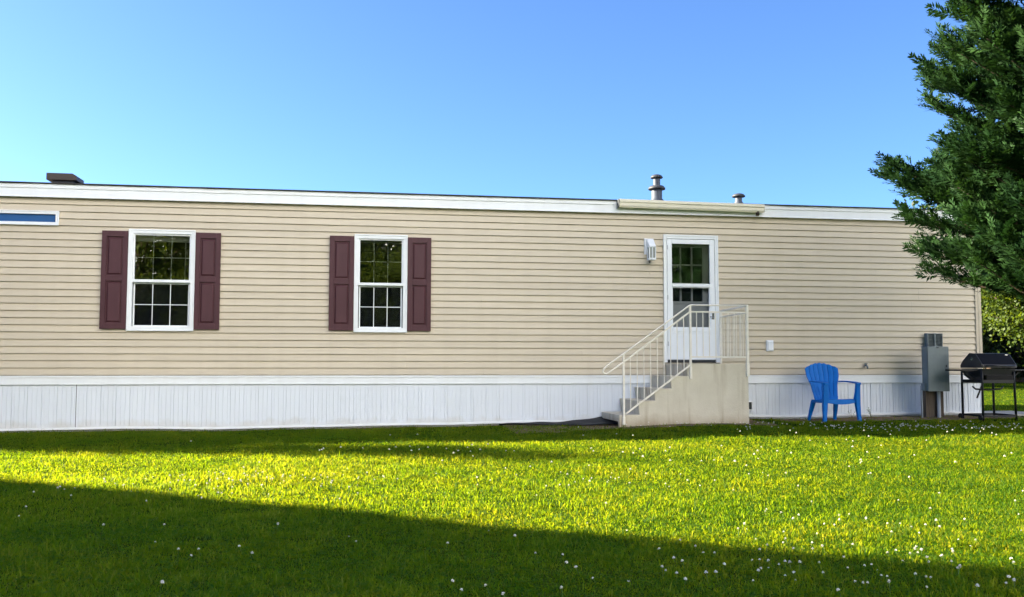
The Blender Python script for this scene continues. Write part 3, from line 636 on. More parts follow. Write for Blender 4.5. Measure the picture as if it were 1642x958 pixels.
# ------------------------------------------------------------------ blue plastic chair
def chair():
    cx, cy = 7.405, -.60
    root = empty("garden_chair", (cx, cy, gzf(cx, cy)-.0), R(4)); tag(root, "blue plastic garden chair with fan shaped slatted back against the skirting", "chair")
    m = M['blue_plastic']
    # seat: dished sheet, front edge curving down
    nx, ny = 8, 8; V = []; F = []
    for j in range(ny+1):
        v = j/ny; hw = .265-.055*v
        for i in range(nx+1):
            u = i/nx*2-1
            y = -.27+.47*v
            z = .365-.055*v-.018*math.cos(u*1.5)*math.sin(v*3) - (.035*(1-v/.12)**2 if v < .12 else 0)-.012*(1-u*u)*(v < .05)
            V.append((u*hw, y, z))
    for j in range(ny):
        for i in range(nx): a = j*(nx+1)+i; F.append((a, a+1, a+nx+2, a+nx+1))
    st = MB().add(V, F, True).build("seat", m, root, fix=False); md = st.modifiers.new("thickness", 'SOLIDIFY'); md.thickness = .016
    ap = MB(); k = 9
    for i in range(k-1):
        u0, u1 = i/(k-1)*2-1, (i+1)/(k-1)*2-1; f0 = lambda u: .30-.028*(1-u*u)
        ap.add([(u0*.26, -.272-.008*(1-u0*u0), f0(u0)), (u1*.26, -.272-.008*(1-u1*u1), f0(u1)), (u1*.262, -.268, .345), (u0*.262, -.268, .345),
                (u0*.26, -.258, f0(u0)), (u1*.26, -.258, f0(u1)), (u1*.262, -.256, .345), (u0*.262, -.256, .345)], [(0, 1, 2, 3), (4, 7, 6, 5), (0, 4, 5, 1), (3, 2, 6, 7)])
    ap.build("seat_apron", m, root)
    # back: seven slats fanning out, joined low down and across the middle
    tops = [.850, .888, .910, .918, .910, .888, .850]
    bk = MB()
    def bp(u, s):      # u across -1..1 , s height 0..1 -> point on the reclined curved sheet
        hw = .20+.035*min(s, .35)/.35+.062*sstep(.35, .72, s)-.012*sstep(.85, 1, s); x = u*hw
        y = .185+.155*s-.05*(1-u*u)*0.0+.045*(1-(1-u*u))*-1; z = .30+.62*s
        return Vector((x, y, z))
    for i in range(7):
        ua, ub = -1+i*2/7, -1+(i+1)*2/7; gp = .013
        top = lambda u: (.922-.085*u*u-.012*abs((u-(ua+ub)/2)*7)**2-.30)/.62; n = 12
        for q in range(n):
            f0, f1 = q/n, (q+1)/n; sm_ = f0*top((ua+ub)/2)
            gg = gp if sm_ > .10 and not (.40 < sm_ < .44) else 0
            a0, b0 = ua+gg, ub-gg; a1, b1 = a0, b0; mu_ = (a0+b0)/2
            p = [bp(a0, f0*top(a0)), bp(b0, f0*top(b0)), bp(b1, f1*top(b1)), bp(a1, f1*top(a1))]; off = Vector((0, .014, 0)); mid = Vector((0, -.004, 0))
            m0, m1 = bp(mu_, f0*top(mu_))+mid, bp(mu_, f1*top(mu_))+mid
            bk.add([p[0], m0, p[1], p[2], m1, p[3]]+[q+off for q in (p[0], p[1], p[2], p[3])],
                   [(0, 1, 4, 5), (1, 2, 3, 4), (6, 9, 8, 7), (0, 5, 9, 6), (2, 7, 8, 3), (0, 6, 7, 2, 1), (5, 4, 3, 8, 9)])
    bk.build("backrest", m, root)
    for s in (-1, 1):
        # arm: flat board from the back to the front leg, widening towards the front
        a = MB(); pts = [(.20, .265, .63, .02), (.05, .285, .635, .034), (-.15, .29, .625, .042), (-.29, .285, .612, .046), (-.325, .28, .60, .036)]
        V = []
        for y, x, z, hw in pts: V += [(s*(x-hw), y, z), (s*(x+hw), y, z), (s*(x+hw), y, z-.02), (s*(x-hw), y, z-.02)]
        F = [(4*i+j, 4*i+(j+1) % 4, 4*i+4+(j+1) % 4, 4*i+4+j) for i in range(len(pts)-1) for j in range(4)]+[(0, 1, 2, 3), (16, 17, 18, 19)]
        a.add(V, F); a.build("armrest", m, root, bevel=.004)
        # front leg: wide moulded channel running from the arm to the ground
        def leg(rows, nm="leg"):
            V = []
            for x, y, z, wx, wy in rows: V += [(s*(x-wx), y-wy, z), (s*(x+wx), y-wy, z), (s*(x+wx), y+wy, z), (s*(x-wx), y+wy, z)]
            k = len(rows); F = [(4*i+j, 4*i+(j+1) % 4, 4*i+4+(j+1) % 4, 4*i+4+j) for i in range(k-1) for j in range(4)]+[(3, 2, 1, 0), tuple(range(4*k-4, 4*k))]
            MB().add(V, F).build(nm, m, root, bevel=.005)
        leg([(.305, -.285, -.005, .026, .024), (.300, -.275, .05, .025, .024), (.285, -.262, .27, .036, .03), (.278, -.262, .36, .042, .034), (.282, -.27, .45, .034, .03), (.288, -.275, .592, .030, .03)])
        leg([(.235, .30, -.005, .020, .022), (.228, .285, .05, .021, .022), (.20, .20, .31, .030, .036)])
        rk = MB(); rk.box(min(s*.225, s*.262), max(s*.225, s*.262), -.24, .17, .29, .335); rk.build("seat_rail", m, root, bevel=.006)
chair()

# ------------------------------------------------------------------ electrical box on wooden posts
def pedestal():
    root = empty("electrical_box", (9.42, -.33, gzf(9.42, -.33))); tag(root, "grey steel electrical box on two weathered wooden posts beside the grill", "electrical box")
    o = root.location; g0 = -.15
    b = WMB(o)
    b.box(9.20, 9.36, -.345, -.20, g0, .62).build("post", M['post_wood'], root, bevel=.005)
    b = WMB(o); b.box(9.435, 9.52, -.345, -.20, g0, .62).build("post", M['post_wood'], root, bevel=.005)
    c = WMB(o); c.box(9.142, 9.518, -.50, -.347, .540, 1.268); cab = c.build("cabinet", M['grey_box'], root, bevel=.006)
    c = WMB(o); c.box(9.150, 9.522, -.512, -.5015, .536, 1.262); c.build("cabinet_door", M['grey_box'], cab, bevel=.003)
    WMB(o).box(9.465, 9.48, -.520, -.5125, .93, .965).build("latch", M['grey_dark'], cab); WMB(o).box(9.31, 9.34, -.524, -.5125, 1.24, 1.256).build("hasp", M['grey_dark'], cab)
    WMB(o).tube([(9.405, -.385, g0), (9.405, -.385, .545)], .027, 12).build("conduit", M['conduit'], root)
    WMB(o).tube([(9.12, -.36, g0), (9.12, -.36, .62), (9.142, -.36, .66)], .013, 8).build("conduit", M['conduit'], root)
    WMB(o).box(9.110, 9.1415, -.46, -.36, .55, .66).build("junction_box", M['grey_box'], root, bevel=.003)
pedestal()

# ------------------------------------------------------------------ grill
def grill():
    cx, cy = 10.01, -.80
    root = empty("gas_grill", (cx, cy, gzf(cx, cy))); tag(root, "black gas grill on a four legged cart at the corner of the home", "grill")
    fr = M['grill_frame']; g0 = -.02
    LX, RX, BY, FY = -.29, .27, .25, -.25
    for x, y, dx in ((LX, BY, 0), (LX, FY, .0), (RX, BY, .0), (RX, FY, .02)):
        MB().tube([(x+dx, y, g0), (x, y, .62), (x, y, .76)], .018, 8).build("leg", fr, root)
    f = MB()
    for y in (FY, BY): f.bar((LX, y, .60), (RX, y, .60), .05, .025)
    for x in (LX, RX): f.bar((x, FY, .60), (x, BY, .60), .05, .025, Vector((1, 0, 0)))
    f.bar((LX, FY, .055), (RX+.02, FY, .05), .03, .025).bar((LX, BY, .06), (RX, BY, .06), .03, .025).bar((LX, FY, .06), (LX, BY, .06), .03, .025, Vector((1, 0, 0))).bar((RX, FY, .06), (RX, BY, .06), .03, .025, Vector((1, 0, 0)))
    f.tube([(LX+.02, .02, .52), (LX+.06, .0, .475), (0, 0, .46), (RX-.05, 0, .475), (RX, 0, .52)], .014, 8)
    f.bar((-.03, BY, .32), (.10, BY, .60), .02, .02)
    f.build("cart_frame", fr, root)
    # firebox: tapered tray
    V = []
    for z, hx, hy in ((.60, .20, .13), (.69, .27, .22), (.80, .295, .255)): V += [(-hx, -hy, z), (hx, -hy, z), (hx, hy, z), (-hx, hy, z)]
    F = [(4*i+j, 4*i+(j+1) % 4, 4*i+4+(j+1) % 4, 4*i+4+j) for i in range(2) for j in range(4)]+[(3, 2, 1, 0), (8, 9, 10, 11)]
    MB().add(V, F).build("firebox", M['grill_grey'], root, bevel=.006)
    MB().box(-.22, .25, -.262, -.20, .62, .70).build("control_panel", M['black_enamel'], root, bevel=.006)
    # lid: hipped prism, sloping front
    prof = [(-.285, .815), (-.285, .862), (-.115, 1.045), (.03, 1.052), (.20, .93), (.262, .86), (.262, .815)]
    lid = MB(); lid.prism(prof, 'x', -.305, .305); lo = lid.build("lid", M['grill_grey'], root, bevel=.008)
    MB().add([(-.285, -.2805, .872), (.285, -.2805, .872), (.285, -.1215, 1.043), (-.285, -.1215, 1.043), (-.285, -.276, .868), (.285, -.276, .868), (.285, -.117, 1.039), (-.285, -.117, 1.039)],
             [(0, 1, 2, 3), (0, 4, 5, 1), (1, 5, 6, 2), (2, 6, 7, 3), (3, 7, 4, 0)]).build("lid_front", M['black_enamel'], lo)
    MB().tube([(-.25, -.288, .85), (-.25, -.325, .85), (.25, -.325, .85), (.25, -.288, .85)], .012, 8).build("handle", M['grill_grey'], lo)
    th = MB(); n = 16; vs = [(-.3065, -.04+.024*math.cos(2*math.pi*j/n), .955+.024*math.sin(2*math.pi*j/n)) for j in range(n)]+[(-.318, -.04+.02*math.cos(2*math.pi*j/n), .955+.02*math.sin(2*math.pi*j/n)) for j in range(n)]
    th.add(vs, [(j, (j+1) % n, n+(j+1) % n, n+j) for j in range(n)]+[tuple(range(n, 2*n))]); th.build("thermometer", M['chrome'], lo)
    MB().box(.20, .25, -.155, -.15, 1.018, 1.026).build("badge", M['chrome'], lo)
    MB().box(-.62, -.312, -.20, .20, .765, .79).build("side_shelf", fr, root, bevel=.006)
    MB().box(.312, .62, -.20, .20, .765, .79).build("side_shelf", fr, root, bevel=.006)
    for s in (-1, 1): MB().bar((s*.30, -.1, .61), (s*.50, -.1, .765), .014, .014).build("shelf_bracket", fr, root)
    for y in (FY, BY):
        n = 14; MB().tube([(LX-.03, y, .035), (LX-.058, y, .035)], .042, 16).build("wheel", fr, root)
grill()
pad = MB().box(10.5, 11.7, -.15, .9, -.05, .135).build("concrete_pad", M['slab'], bevel=.01); tag(pad, "small grey concrete pad in the grass behind the grill", "pad")

# ------------------------------------------------------------------ trees
def tube_path(base, tip, bend, n=6):
    base = np.array(base, float); tip = np.array(tip, float); t = np.linspace(0, 1, n)[:, None]
    return base+(tip-base)*t+np.array(bend)*np.sin(t*np.pi)

def spray_template(r):
    """a flat fan of small pointed leaflets, along +x"""
    V = []; F = []
    def leaf(p, d, ln, wd, nrm):
        d = d/np.linalg.norm(d); s = np.cross(nrm, d); s /= np.linalg.norm(s); o = len(V)
        V.extend([p, p+d*ln*.45+s*wd, p+d*ln, p+d*ln*.45-s*wd]); F.append((o, o+1, o+2, o+3))
    n = 9; L = .23
    for i in range(n):
        t = (i+.5)/n; p = np.array([t*L, 0, .03*math.sin(t*2)])
        for s in (-1, 1):
            a = R(r.uniform(32, 58)); d = np.array([math.cos(a), s*math.sin(a), r.uniform(-.25, .35)])
            ln = (.108-.055*t)*r.uniform(.8, 1.25)
            leaf(p, d, ln, r.uniform(.009, .0135), np.array([r.uniform(-.3, .3), r.uniform(-.3, .3), 1.]))
    leaf(np.array([L*.75, 0, .03]), np.array([1., 0, .15]), .10, .011, np.array([0, .2, 1.]))
    return np.array(V), np.array(F)

def instance(tmpls, pos, dirs, ups, scales, r):
    """place templates: local x along dirs, z near ups"""
    VV = []; FF = []; RN = []; o = 0
    pick = r.integers(0, len(tmpls), len(pos))
    for k, (tv, tf) in enumerate(tmpls):
        idx = np.where(pick == k)[0]
        if not len(idx): continue
        d = dirs[idx]; d = d/np.linalg.norm(d, axis=1, keepdims=True)
        y = np.cross(ups[idx], d); y /= np.linalg.norm(y, axis=1, keepdims=True)+1e-9; z = np.cross(d, y)
        P = pos[idx][:, None, :] + scales[idx][:, None, None]*(tv[None, :, 0:1]*d[:, None]+tv[None, :, 1:2]*y[:, None]+tv[None, :, 2:3]*z[:, None])
        nv = len(tv); VV.append(P.reshape(-1, 3))
        FF.append((tf[None]+(np.arange(len(idx))*nv)[:, None, None]).reshape(-1, tf.shape[1])+o)
        RN.append(np.clip(np.repeat(r.random(len(idx)), nv)*.75+r.random(len(idx)*nv//4).repeat(4)*.25, 0, 1)); o += len(idx)*nv
    return np.concatenate(VV), np.concatenate(FF), np.concatenate(RN)

def conifer():
    r = np.random.default_rng(21); pr = random.Random(4)
    bx, by = 8.85, -5.05; g0 = gzf(bx, by)
    root = empty("conifer_tree", (bx, by, g0)); tag(root, "large dark green conifer with dense feathery sprays at the right edge", "tree")
    H = 8.2
    zR = [(1.45, .45), (1.62, .85), (1.83, 1.32), (2.0, 1.48), (2.2, 1.80), (2.5, 1.84), (2.75, 2.02), (2.9, 2.04), (3.3, 2.14), (3.6, 2.12), (3.82, 2.1), (4.04, 2.12), (4.27, 2.06), (4.43, 2.12), (4.75, 2.14), (5.0, 2.06), (5.26, 1.95), (5.5, 1.92), (5.75, 1.8), (6.2, 1.5), (7.2, .9), (8.2, .2)]
    Rz = lambda z: np.interp(z, [a for a, _ in zR], [b for _, b in zR])
    tk = MB(); tk.tube([(0, 0, -.1), (.02, .01, .4), (0, 0, 2), (.03, 0, 5), (0, 0, H-.4)], [.26, .2, .17, .1, .015], 12)
    limbs = []
    n = 440
    for i in range(n):
        zt = 1.5+(H-1.75)*(i/n)**1.1; phi = i*2.39996+pr.uniform(-.3, .3)
        ln = Rz(zt)*pr.choice((.70, .82, .9, .94, .97, 1.0, 1.02)); rise = pr.uniform(.05, .30)*ln
        limbs.append((zt-rise*1.2, phi, ln, rise))
    left = math.atan2(.68, -.73)                       # the single bough reaching out over the roof line
    limbs += [(3.02, left, 2.72, .36), (3.1, left+.04, 2.6, .36), (2.85, left+.10, 2.42, .28), (3.0, left-.08, 2.35, .30), (2.55, left+.05, 2.4, .25), (2.2, left, 2.3, .2), (1.9, left+.1, 2.15, .2), (2.3, left-.15, 2.25, .2)]
    pos = []; drs = []; ups = []; scl = []
    for z0, phi, ln, rise in limbs:
        d = np.array([math.cos(phi), math.sin(phi), 0]); p0 = np.array([0, 0, z0])
        def pt(t): return p0+d*ln*t+np.array([0, 0, rise*(t**2)*1.2-.10*ln*math.sin(t*3.1)*.6])
        tk.tube([pt(t) for t in (0.02, .35, .7, .96)], [.035, .026, .015, .006], 5, cap=False)
        side = np.array([-d[1], d[0], 0])
        m = int(20*ln/2.4)+5
        for k in range(m):
            t = .38+.62*((k+.5)/m)**.8; p = pt(t); tang = pt(min(t+.03, 1.03))-pt(t-.03); tang /= np.linalg.norm(tang)
            for s in (-1, 1, 0):
                if s == 0 and t < .8 and pr.random() < .4: s = pr.choice((-.3, .3))
                tw = (.52*(1-t)+.12)*pr.uniform(.6, 1.25)*ln/2.6
                a = pr.uniform(.45, 1.0) if s else pr.uniform(0, .25)
                td = tang*math.cos(a)+side*s*math.sin(a)+np.array([0, 0, pr.uniform(-.12, .42)])
                td /= np.linalg.norm(td)
                q = max(1, int(tw/.12)+1)
                for e in range(q):
                    f = (e+pr.uniform(.3, .9))/q*tw
                    pos.append(p+td*f+r.normal(0, .02, 3)); dd = td+r.normal(0, .22, 3)+np.array([0, 0, .12]); drs.append(dd)
                    ups.append(np.array([0, 0, 1.])+r.normal(0, .38, 3)); scl.append(pr.uniform(.7, 1.2)*(1.0 if t > .6 else .9))
    tk.build("trunk", M['bark'], root)
    tm = [spray_template(random.Random(i)) for i in range(6)]
    V, F, RN = instance(tm, np.array(pos), np.array(drs), np.array(ups), np.array(scl), r)
    np_mesh("crown", V, [F], M['conifer'], root, RN)
conifer()

def leaf_cluster(r, n=14, rad=.22, size=.075):
    V = []; F = []
    for i in range(n):
        p = r.normal(0, rad*.6, 3); d = r.normal(0, 1, 3)+np.array([0, 0, -.3]); d /= np.linalg.norm(d); q = np.cross(d, r.normal(0, 1, 3)); q /= np.linalg.norm(q)
        s = size*r.uniform(.7, 1.3); o = len(V); V.extend([p, p+d*s*.5+q*s*.36, p+d*s, p+d*s*.5-q*s*.36]); F.append((o, o+1, o+2, o+3))
    return np.array(V), np.array(F)

def broad_tree_mesh(seed, H, crown_r, crown_b, leaf=.11, clusters=1500, per=16, material='leaf'):
    """returns (trunk mesh data, crown mesh data) for a broad-leaved tree standing at the origin"""
    r = np.random.default_rng(seed); pr = random.Random(seed)
    tk = MB(); tk.tube([(0, 0, -.3), (.03, 0, .3), (.08, .03, H*.3), (.0, .08, H*.6), (.05, 0, H*.88)], [H*.034, H*.026, H*.021, H*.012, .02], 10)
    pos = []
    cz = (H+crown_b)/2; hz = (H-crown_b)/2
    limbs = 34
    for i in range(limbs):
        phi = i*2.4+pr.uniform(-.4, .4); t = (i+.5)/limbs; zz = -1+2*t
        rr = crown_r*math.sqrt(max(.08, 1-zz*zz*.85))*pr.uniform(.65, 1.12)
        z1 = cz+hz*zz*.92; z0 = max(crown_b*.55+.1*H*t, z1-rr*.75)
        tip = np.array([rr*math.cos(phi), rr*math.sin(phi), z1]); base = np.array([.05, .03, min(z0, H*.8)])
        pts = tube_path(base, tip, (0, 0, rr*.12))
        tk.tube([tuple(p) for p in pts], list(np.linspace(H*.011, .012, len(pts))), 5, cap=False)
        nc = int(clusters/limbs)
        for k in range(nc):
            u = pr.uniform(.35, 1.02); p = base+(tip-base)*u+np.array([0, 0, rr*.12*math.sin(u*3.1)])
            pos.append(p+r.normal(0, .10+.16*crown_r*u*.55, 3)*np.array([1, 1, .7]))
    pos = np.array(pos); tm = [leaf_cluster(r, per, .30, leaf) for _ in range(8)]
    dirs = r.normal(0, 1, pos.shape); ups = r.normal(0, 1, pos.shape)
    V, F, RN = instance(tm, pos, dirs, ups, r.uniform(.8, 1.3, len(pos)), r)
    a = tk.build("trunk", M['bark']); b = np_mesh("crown", V, [F], M[material], None, RN)
    return a, b
def place_tree(proto, name, loc, rz, sc, label, group=None, first=False):
    root = empty(name, (loc[0], loc[1], gzf(loc[0], loc[1])-.05), rz); root.scale = sc if isinstance(sc, tuple) else (sc, sc, sc)
    tag(root, label, "tree", group)
    for o in proto:
        c = o if first else o.copy()
        if not first: COL.objects.link(c)
        c.parent = root
    return root

A = broad_tree_mesh(31, 7.2, 3.6, 1.9, leaf=.095, clusters=2400, per=20)
G1 = "broad leaved trees beyond the right end of the home"
place_tree(A, "broadleaf_tree", (20.9, 10.6), .4, 1.0, "sunlit yellow green broad leaved tree whose trunk shows right of the home's corner", first=True)
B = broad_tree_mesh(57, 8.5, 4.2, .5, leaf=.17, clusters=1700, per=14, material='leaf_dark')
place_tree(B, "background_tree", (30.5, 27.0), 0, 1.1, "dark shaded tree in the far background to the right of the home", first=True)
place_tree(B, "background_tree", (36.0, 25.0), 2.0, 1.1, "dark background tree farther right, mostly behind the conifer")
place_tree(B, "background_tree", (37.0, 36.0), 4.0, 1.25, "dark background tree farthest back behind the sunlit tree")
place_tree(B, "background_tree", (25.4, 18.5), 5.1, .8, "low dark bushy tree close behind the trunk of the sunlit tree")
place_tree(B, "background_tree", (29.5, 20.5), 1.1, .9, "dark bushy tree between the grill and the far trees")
for x, y, s_ in ((11.0, 18.0, .66), (15.5, 21.5, .76), (19.6, 20.6, .72), (18.0, 27.0, .92), (22.6, 24.5, .82)):  # unseen trees added to throw shade on the background trees at right
    place_tree(B, "added_shade_tree", (x, y), x, s_, "added bushy tree, unseen behind the home, shading the trees to the right", "added shade trees behind the home")
# trees on the other side of the lot, behind the photographer: seen only as reflections in the window panes
k = 0
for x, y, s, z in ((-17, -31, .95, 0), (-10.5, -33, 1.1, 1.2), (-5.2, -29, .72, 2.9), (-1.6, -31.5, .8, .5), (1.6, -30, .74, 3.3), (5.0, -33, .85, 4.1), (9.5, -30, .8, 5.2), (13.5, -32, .95, 2.2), (18, -33, 1.0, .7), (24, -31, 1.0, 2.7), (-8, -36, .9, 4.4), (0, -36, .85, 1.9), (7.5, -36, .9, 5.7), (2.2, -38.5, 1.25, 3.7), (3, -26.5, .45, 2.0), (-3.4, -27, .5, .3), (11.5, -27, .5, 1.3)):
    place_tree(B if k % 4 == 3 else A, "lot_tree", (x, y), z, s*(1.22 if y < -28 else 1.1), "leafy tree across the lot, seen only as a reflection in the window panes", "trees across the lot"); k += 1

CY = broad_tree_mesh(91, 8.7, .62, .7, leaf=.12, clusters=500, per=14, material='leaf_dark')
place_tree(CY, "columnar_tree", (-16.6, 1.75), 0, 1.0, "slim columnar tree beyond the left end of the home, outside the picture", first=True)
# neighbouring home to the left, outside the picture: its roof edge throws the straight shadow on the lawn
def neighbour():
    p0 = Vector((-15.2, -1.55, 0)); p1 = Vector((-6.5, -7.63, 0)); e = (p1-p0).normalized(); nrm = Vector((-e.y, e.x, 0))   # nrm points to the lit lawn
    rz = math.atan2(e.y, e.x); L = (p1-p0).length
    root = empty("neighbouring_house", (p0.x, p0.y, 0), rz); tag(root, "tall neighbouring house with plain walls, outside the picture to the left", "house")
    MB().box(.1, L-.1, -4.6, -.12, -.2, 4.85).build("wall", M['brick_wall'], root)
    MB().prism([(0.0, 4.852), (0.0, 4.97), (-2.35, 5.4), (-4.7, 4.97), (-4.7, 4.852)], 'x', 0, L).build("roof", M['shingle'], root)
    for x in (1.8, 5.0, 8.4):
        f = MB(); frame_ring(f, x, x+1.0, 1.3, 2.7, .07, -.1195, -.08); wn = f.build("window", M['white'], root)
        MB().box(x+.07, x+.93, -.1195, -.10, 1.37, 2.63).build("pane", M['glass_screen'], wn)
neighbour()

# added block, unseen behind the camera: bounces sunlight onto the shaded facade
def block():
    n = Vector((-.55, .835, 0)); e = Vector((.835, .55, 0)); c = Vector((4, -42, 0)); L = 88; H = 41
    p0 = c-e*L/2
    root = empty("bounce_block", (p0.x, p0.y, 0), math.atan2(e.y, e.x)); tag(root, "added reflector block, unseen behind the camera, bouncing sunlight onto the facade", "added reflector")
    MB().box(0, L, -12, 0, -.3, H).build("wall", mat('bounce_block_blue', (0.70, 0.745, 0.88), 0.7, var=.03), root)  # wall tinted blue to cool the sunlight it bounces onto the facade
    MB().box(-.3, L+.3, -12.3, .3, H+.002, H+.35).build("roof", M['shingle'], root)
    wb = MB(); 
    for f in range(13):
        for i in range(19): wb.box(2.2+i*4.4, 3.6+i*4.4, .002, .03, 1.0+f*2.9, 2.4+f*2.9)
    o = wb.build("window", M['glass_screen'], root); o["kind"] = "stuff"
block()

# ------------------------------------------------------------------ grass
def in_view(x, y, margin):
    dx = x-CAM.x; dy = y-CAM.y
    z = dx*math.sin(yaw)+dy*math.cos(yaw); rr = dx*math.cos(yaw)-dy*math.sin(yaw)
    return (z > 2.6) & (np.abs(rr) < z*0.565+margin), z
def vnoise(x, y, s, seed):
    r = np.random.default_rng(seed); T = r.random((64, 64)); X = x*s; Y = y*s
    xi = np.floor(X).astype(int); yi = np.floor(Y).astype(int); fx = X-xi; fy = Y-yi; fx = fx*fx*(3-2*fx); fy = fy*fy*(3-2*fy)
    g = lambda a, b: T[a % 64, b % 64]
    return g(xi, yi)*(1-fx)*(1-fy)+g(xi+1, yi)*fx*(1-fy)+g(xi, yi+1)*(1-fx)*fy+g(xi+1, yi+1)*fx*fy
def grass():
    r = np.random.default_rng(5)
    N = 6200000
    # candidates over the lawn in front and beside the home, thinned with distance
    x = r.uniform(-13, 18, N); y = r.uniform(-12.2, 0.0, N)
    ok, z = in_view(x, y, 1.6)
    dens = np.minimum(1.0, (5.0/np.maximum(z, 3))**1.25)
    n1 = vnoise(x, y, 1.3, 1)*.6+vnoise(x, y, 4.0, 2)*.4
    n2 = vnoise(x, y, 9.0, 3)
    keep = ok & (r.random(N) < dens*(.55+.75*n1)*(.25+1.1*n2))
    edge = (n1-.5)*.55
    keep &= ~((y > -.05) & (x < 10.5))
    keep &= ~((x > 6.6) & (x < 11.2) & (y+edge > -.80) & (r.random(N) < .93))
    keep &= ~((x > 3.74) & (x < 5.9) & (y > -1.10))
    keep &= ~((x > 3.3) & (x < 6.5) & (y+edge > -1.42) & (r.random(N) < .8))
    keep &= ~((x > 2.0) & (x < 3.9) & (y+edge > -.30-.4*np.clip((x-2)/1.9, 0, 1)) & (r.random(N) < .96))
    keep &= ~((y+edge > -.20) & (r.random(N) < .6))
    x, y, z, n1, n2 = (a[keep] for a in (x, y, z, n1, n2))
    # the lawn beyond the right end of the home
    N2 = 150000
    xb = r.uniform(10.6, 30, N2); yb = 0.0+28*r.random(N2)**1.5; kb = (xb < 10.6+yb*.95+4) & ~((xb < 11.75) & (yb < .95))
    okb, zb = in_view(xb, yb, 1.5); kb &= okb
    x = np.concatenate([x, xb[kb]]); y = np.concatenate([y, yb[kb]]); z = np.concatenate([z, zb[kb]])
    n1 = np.concatenate([n1, np.full(kb.sum(), .5)]); n2 = np.concatenate([n2, np.full(kb.sum(), .5)])
    n = len(x); print("grass blades", n)
    far = np.clip((z-5)/10, 0, 2.2)
    n3 = vnoise(x, y, 14.0, 8)*.6+vnoise(x, y, 5.5, 9)*.4
    h = r.gamma(6, .0066, n)*(.5+.5*n1)*(.3+1.3*n3**1.3)*(1-.10*far); h = np.clip(h, .015, .15)
    wd = r.uniform(.0016, .0036, n)*(1+.38*far)
    head = r.uniform(0, 2*np.pi, n); lean = np.abs(r.normal(0, .42, n)); curl = r.uniform(.2, 1.0, n)*r.choice([1., 1., 1.7], n)
    ld = np.stack([np.cos(head), np.sin(head), 0*head], 1); fc = head+np.pi/2+r.normal(0, .6, n)
    sd_ = np.stack([np.cos(fc), np.sin(fc), 0*fc], 1)
    base = np.stack([x, y, gz(x, y)-.004], 1)
    a0 = lean; a1 = lean+curl*.7
    m = base+(np.sin(a0)[:, None]*ld+np.cos(a0)[:, None]*np.array([0, 0, 1.]))*(h*.52)[:, None]
    t = m+(np.sin(a1)[:, None]*ld+np.cos(a1)[:, None]*np.array([0, 0, 1.]))*(h*.5)[:, None]
    W_ = wd[:, None]*sd_
    V = np.stack([base-W_*.8, base+W_*.8, m+W_, m-W_, t], 1).reshape(-1, 3)
    i = np.arange(n)*5
    Q = np.stack([i, i+1, i+2, i+3], 1); T = np.stack([i+3, i+2, i+4], 1)
    rn = np.clip(r.normal(.46, .24, n)+.5*(n1-.5)+(r.random(n) < .06)*.42, 0, 1)
    # low three-part leaves of clover and other small weeds between the blades
    NL = 260000; lx = r.uniform(-12, 13, NL); ly = r.uniform(-12, -.4, NL); okl, lz = in_view(lx, ly, 1.2)
    pn = vnoise(lx, ly, .8, 15)*.6+vnoise(lx, ly, 3.1, 16)*.4
    kl = okl & (r.random(NL) < np.minimum(1, (5/np.maximum(lz, 3))**1.1)*np.clip((pn-.40)*5, .05, 1)) & ~((ly > -1.45) & (lx > 3.2)); lx = lx[kl]; ly = ly[kl]; nl = len(lx)
    c0 = np.stack([lx, ly, gz(lx, ly)+r.uniform(.012, .038, nl)], 1); a0 = r.uniform(0, 6.28, nl); sz = r.uniform(.007, .0125, nl); LV = []; LR = []
    for q in range(3):
        aa = a0+q*2.094; d = np.stack([np.cos(aa), np.sin(aa), r.uniform(-.25, .45, nl)], 1)*sz[:, None]; sdv = np.stack([-np.sin(aa), np.cos(aa), r.normal(0, .3, nl)], 1)*sz[:, None]*.55
        LV.append(np.stack([c0, c0+d*.75+sdv, c0+d*1.15, c0+d*.75-sdv], 1).reshape(-1, 3)); LR.append(np.repeat(np.clip(r.normal(.12, .12, nl), 0, 1), 4))
    LV = np.concatenate(LV); k0 = len(V); LQ = np.arange(len(LV)).reshape(-1, 4)+k0
    V = np.concatenate([V, LV]); Q = np.concatenate([Q, LQ])
    o = np_mesh("grass", V, [Q, T], M['grass'], None, np.concatenate([np.repeat(rn, 5)]+LR)); tag(o, "short uneven lawn grass with sunlit and shaded bands", "grass", kind="stuff")
grass()

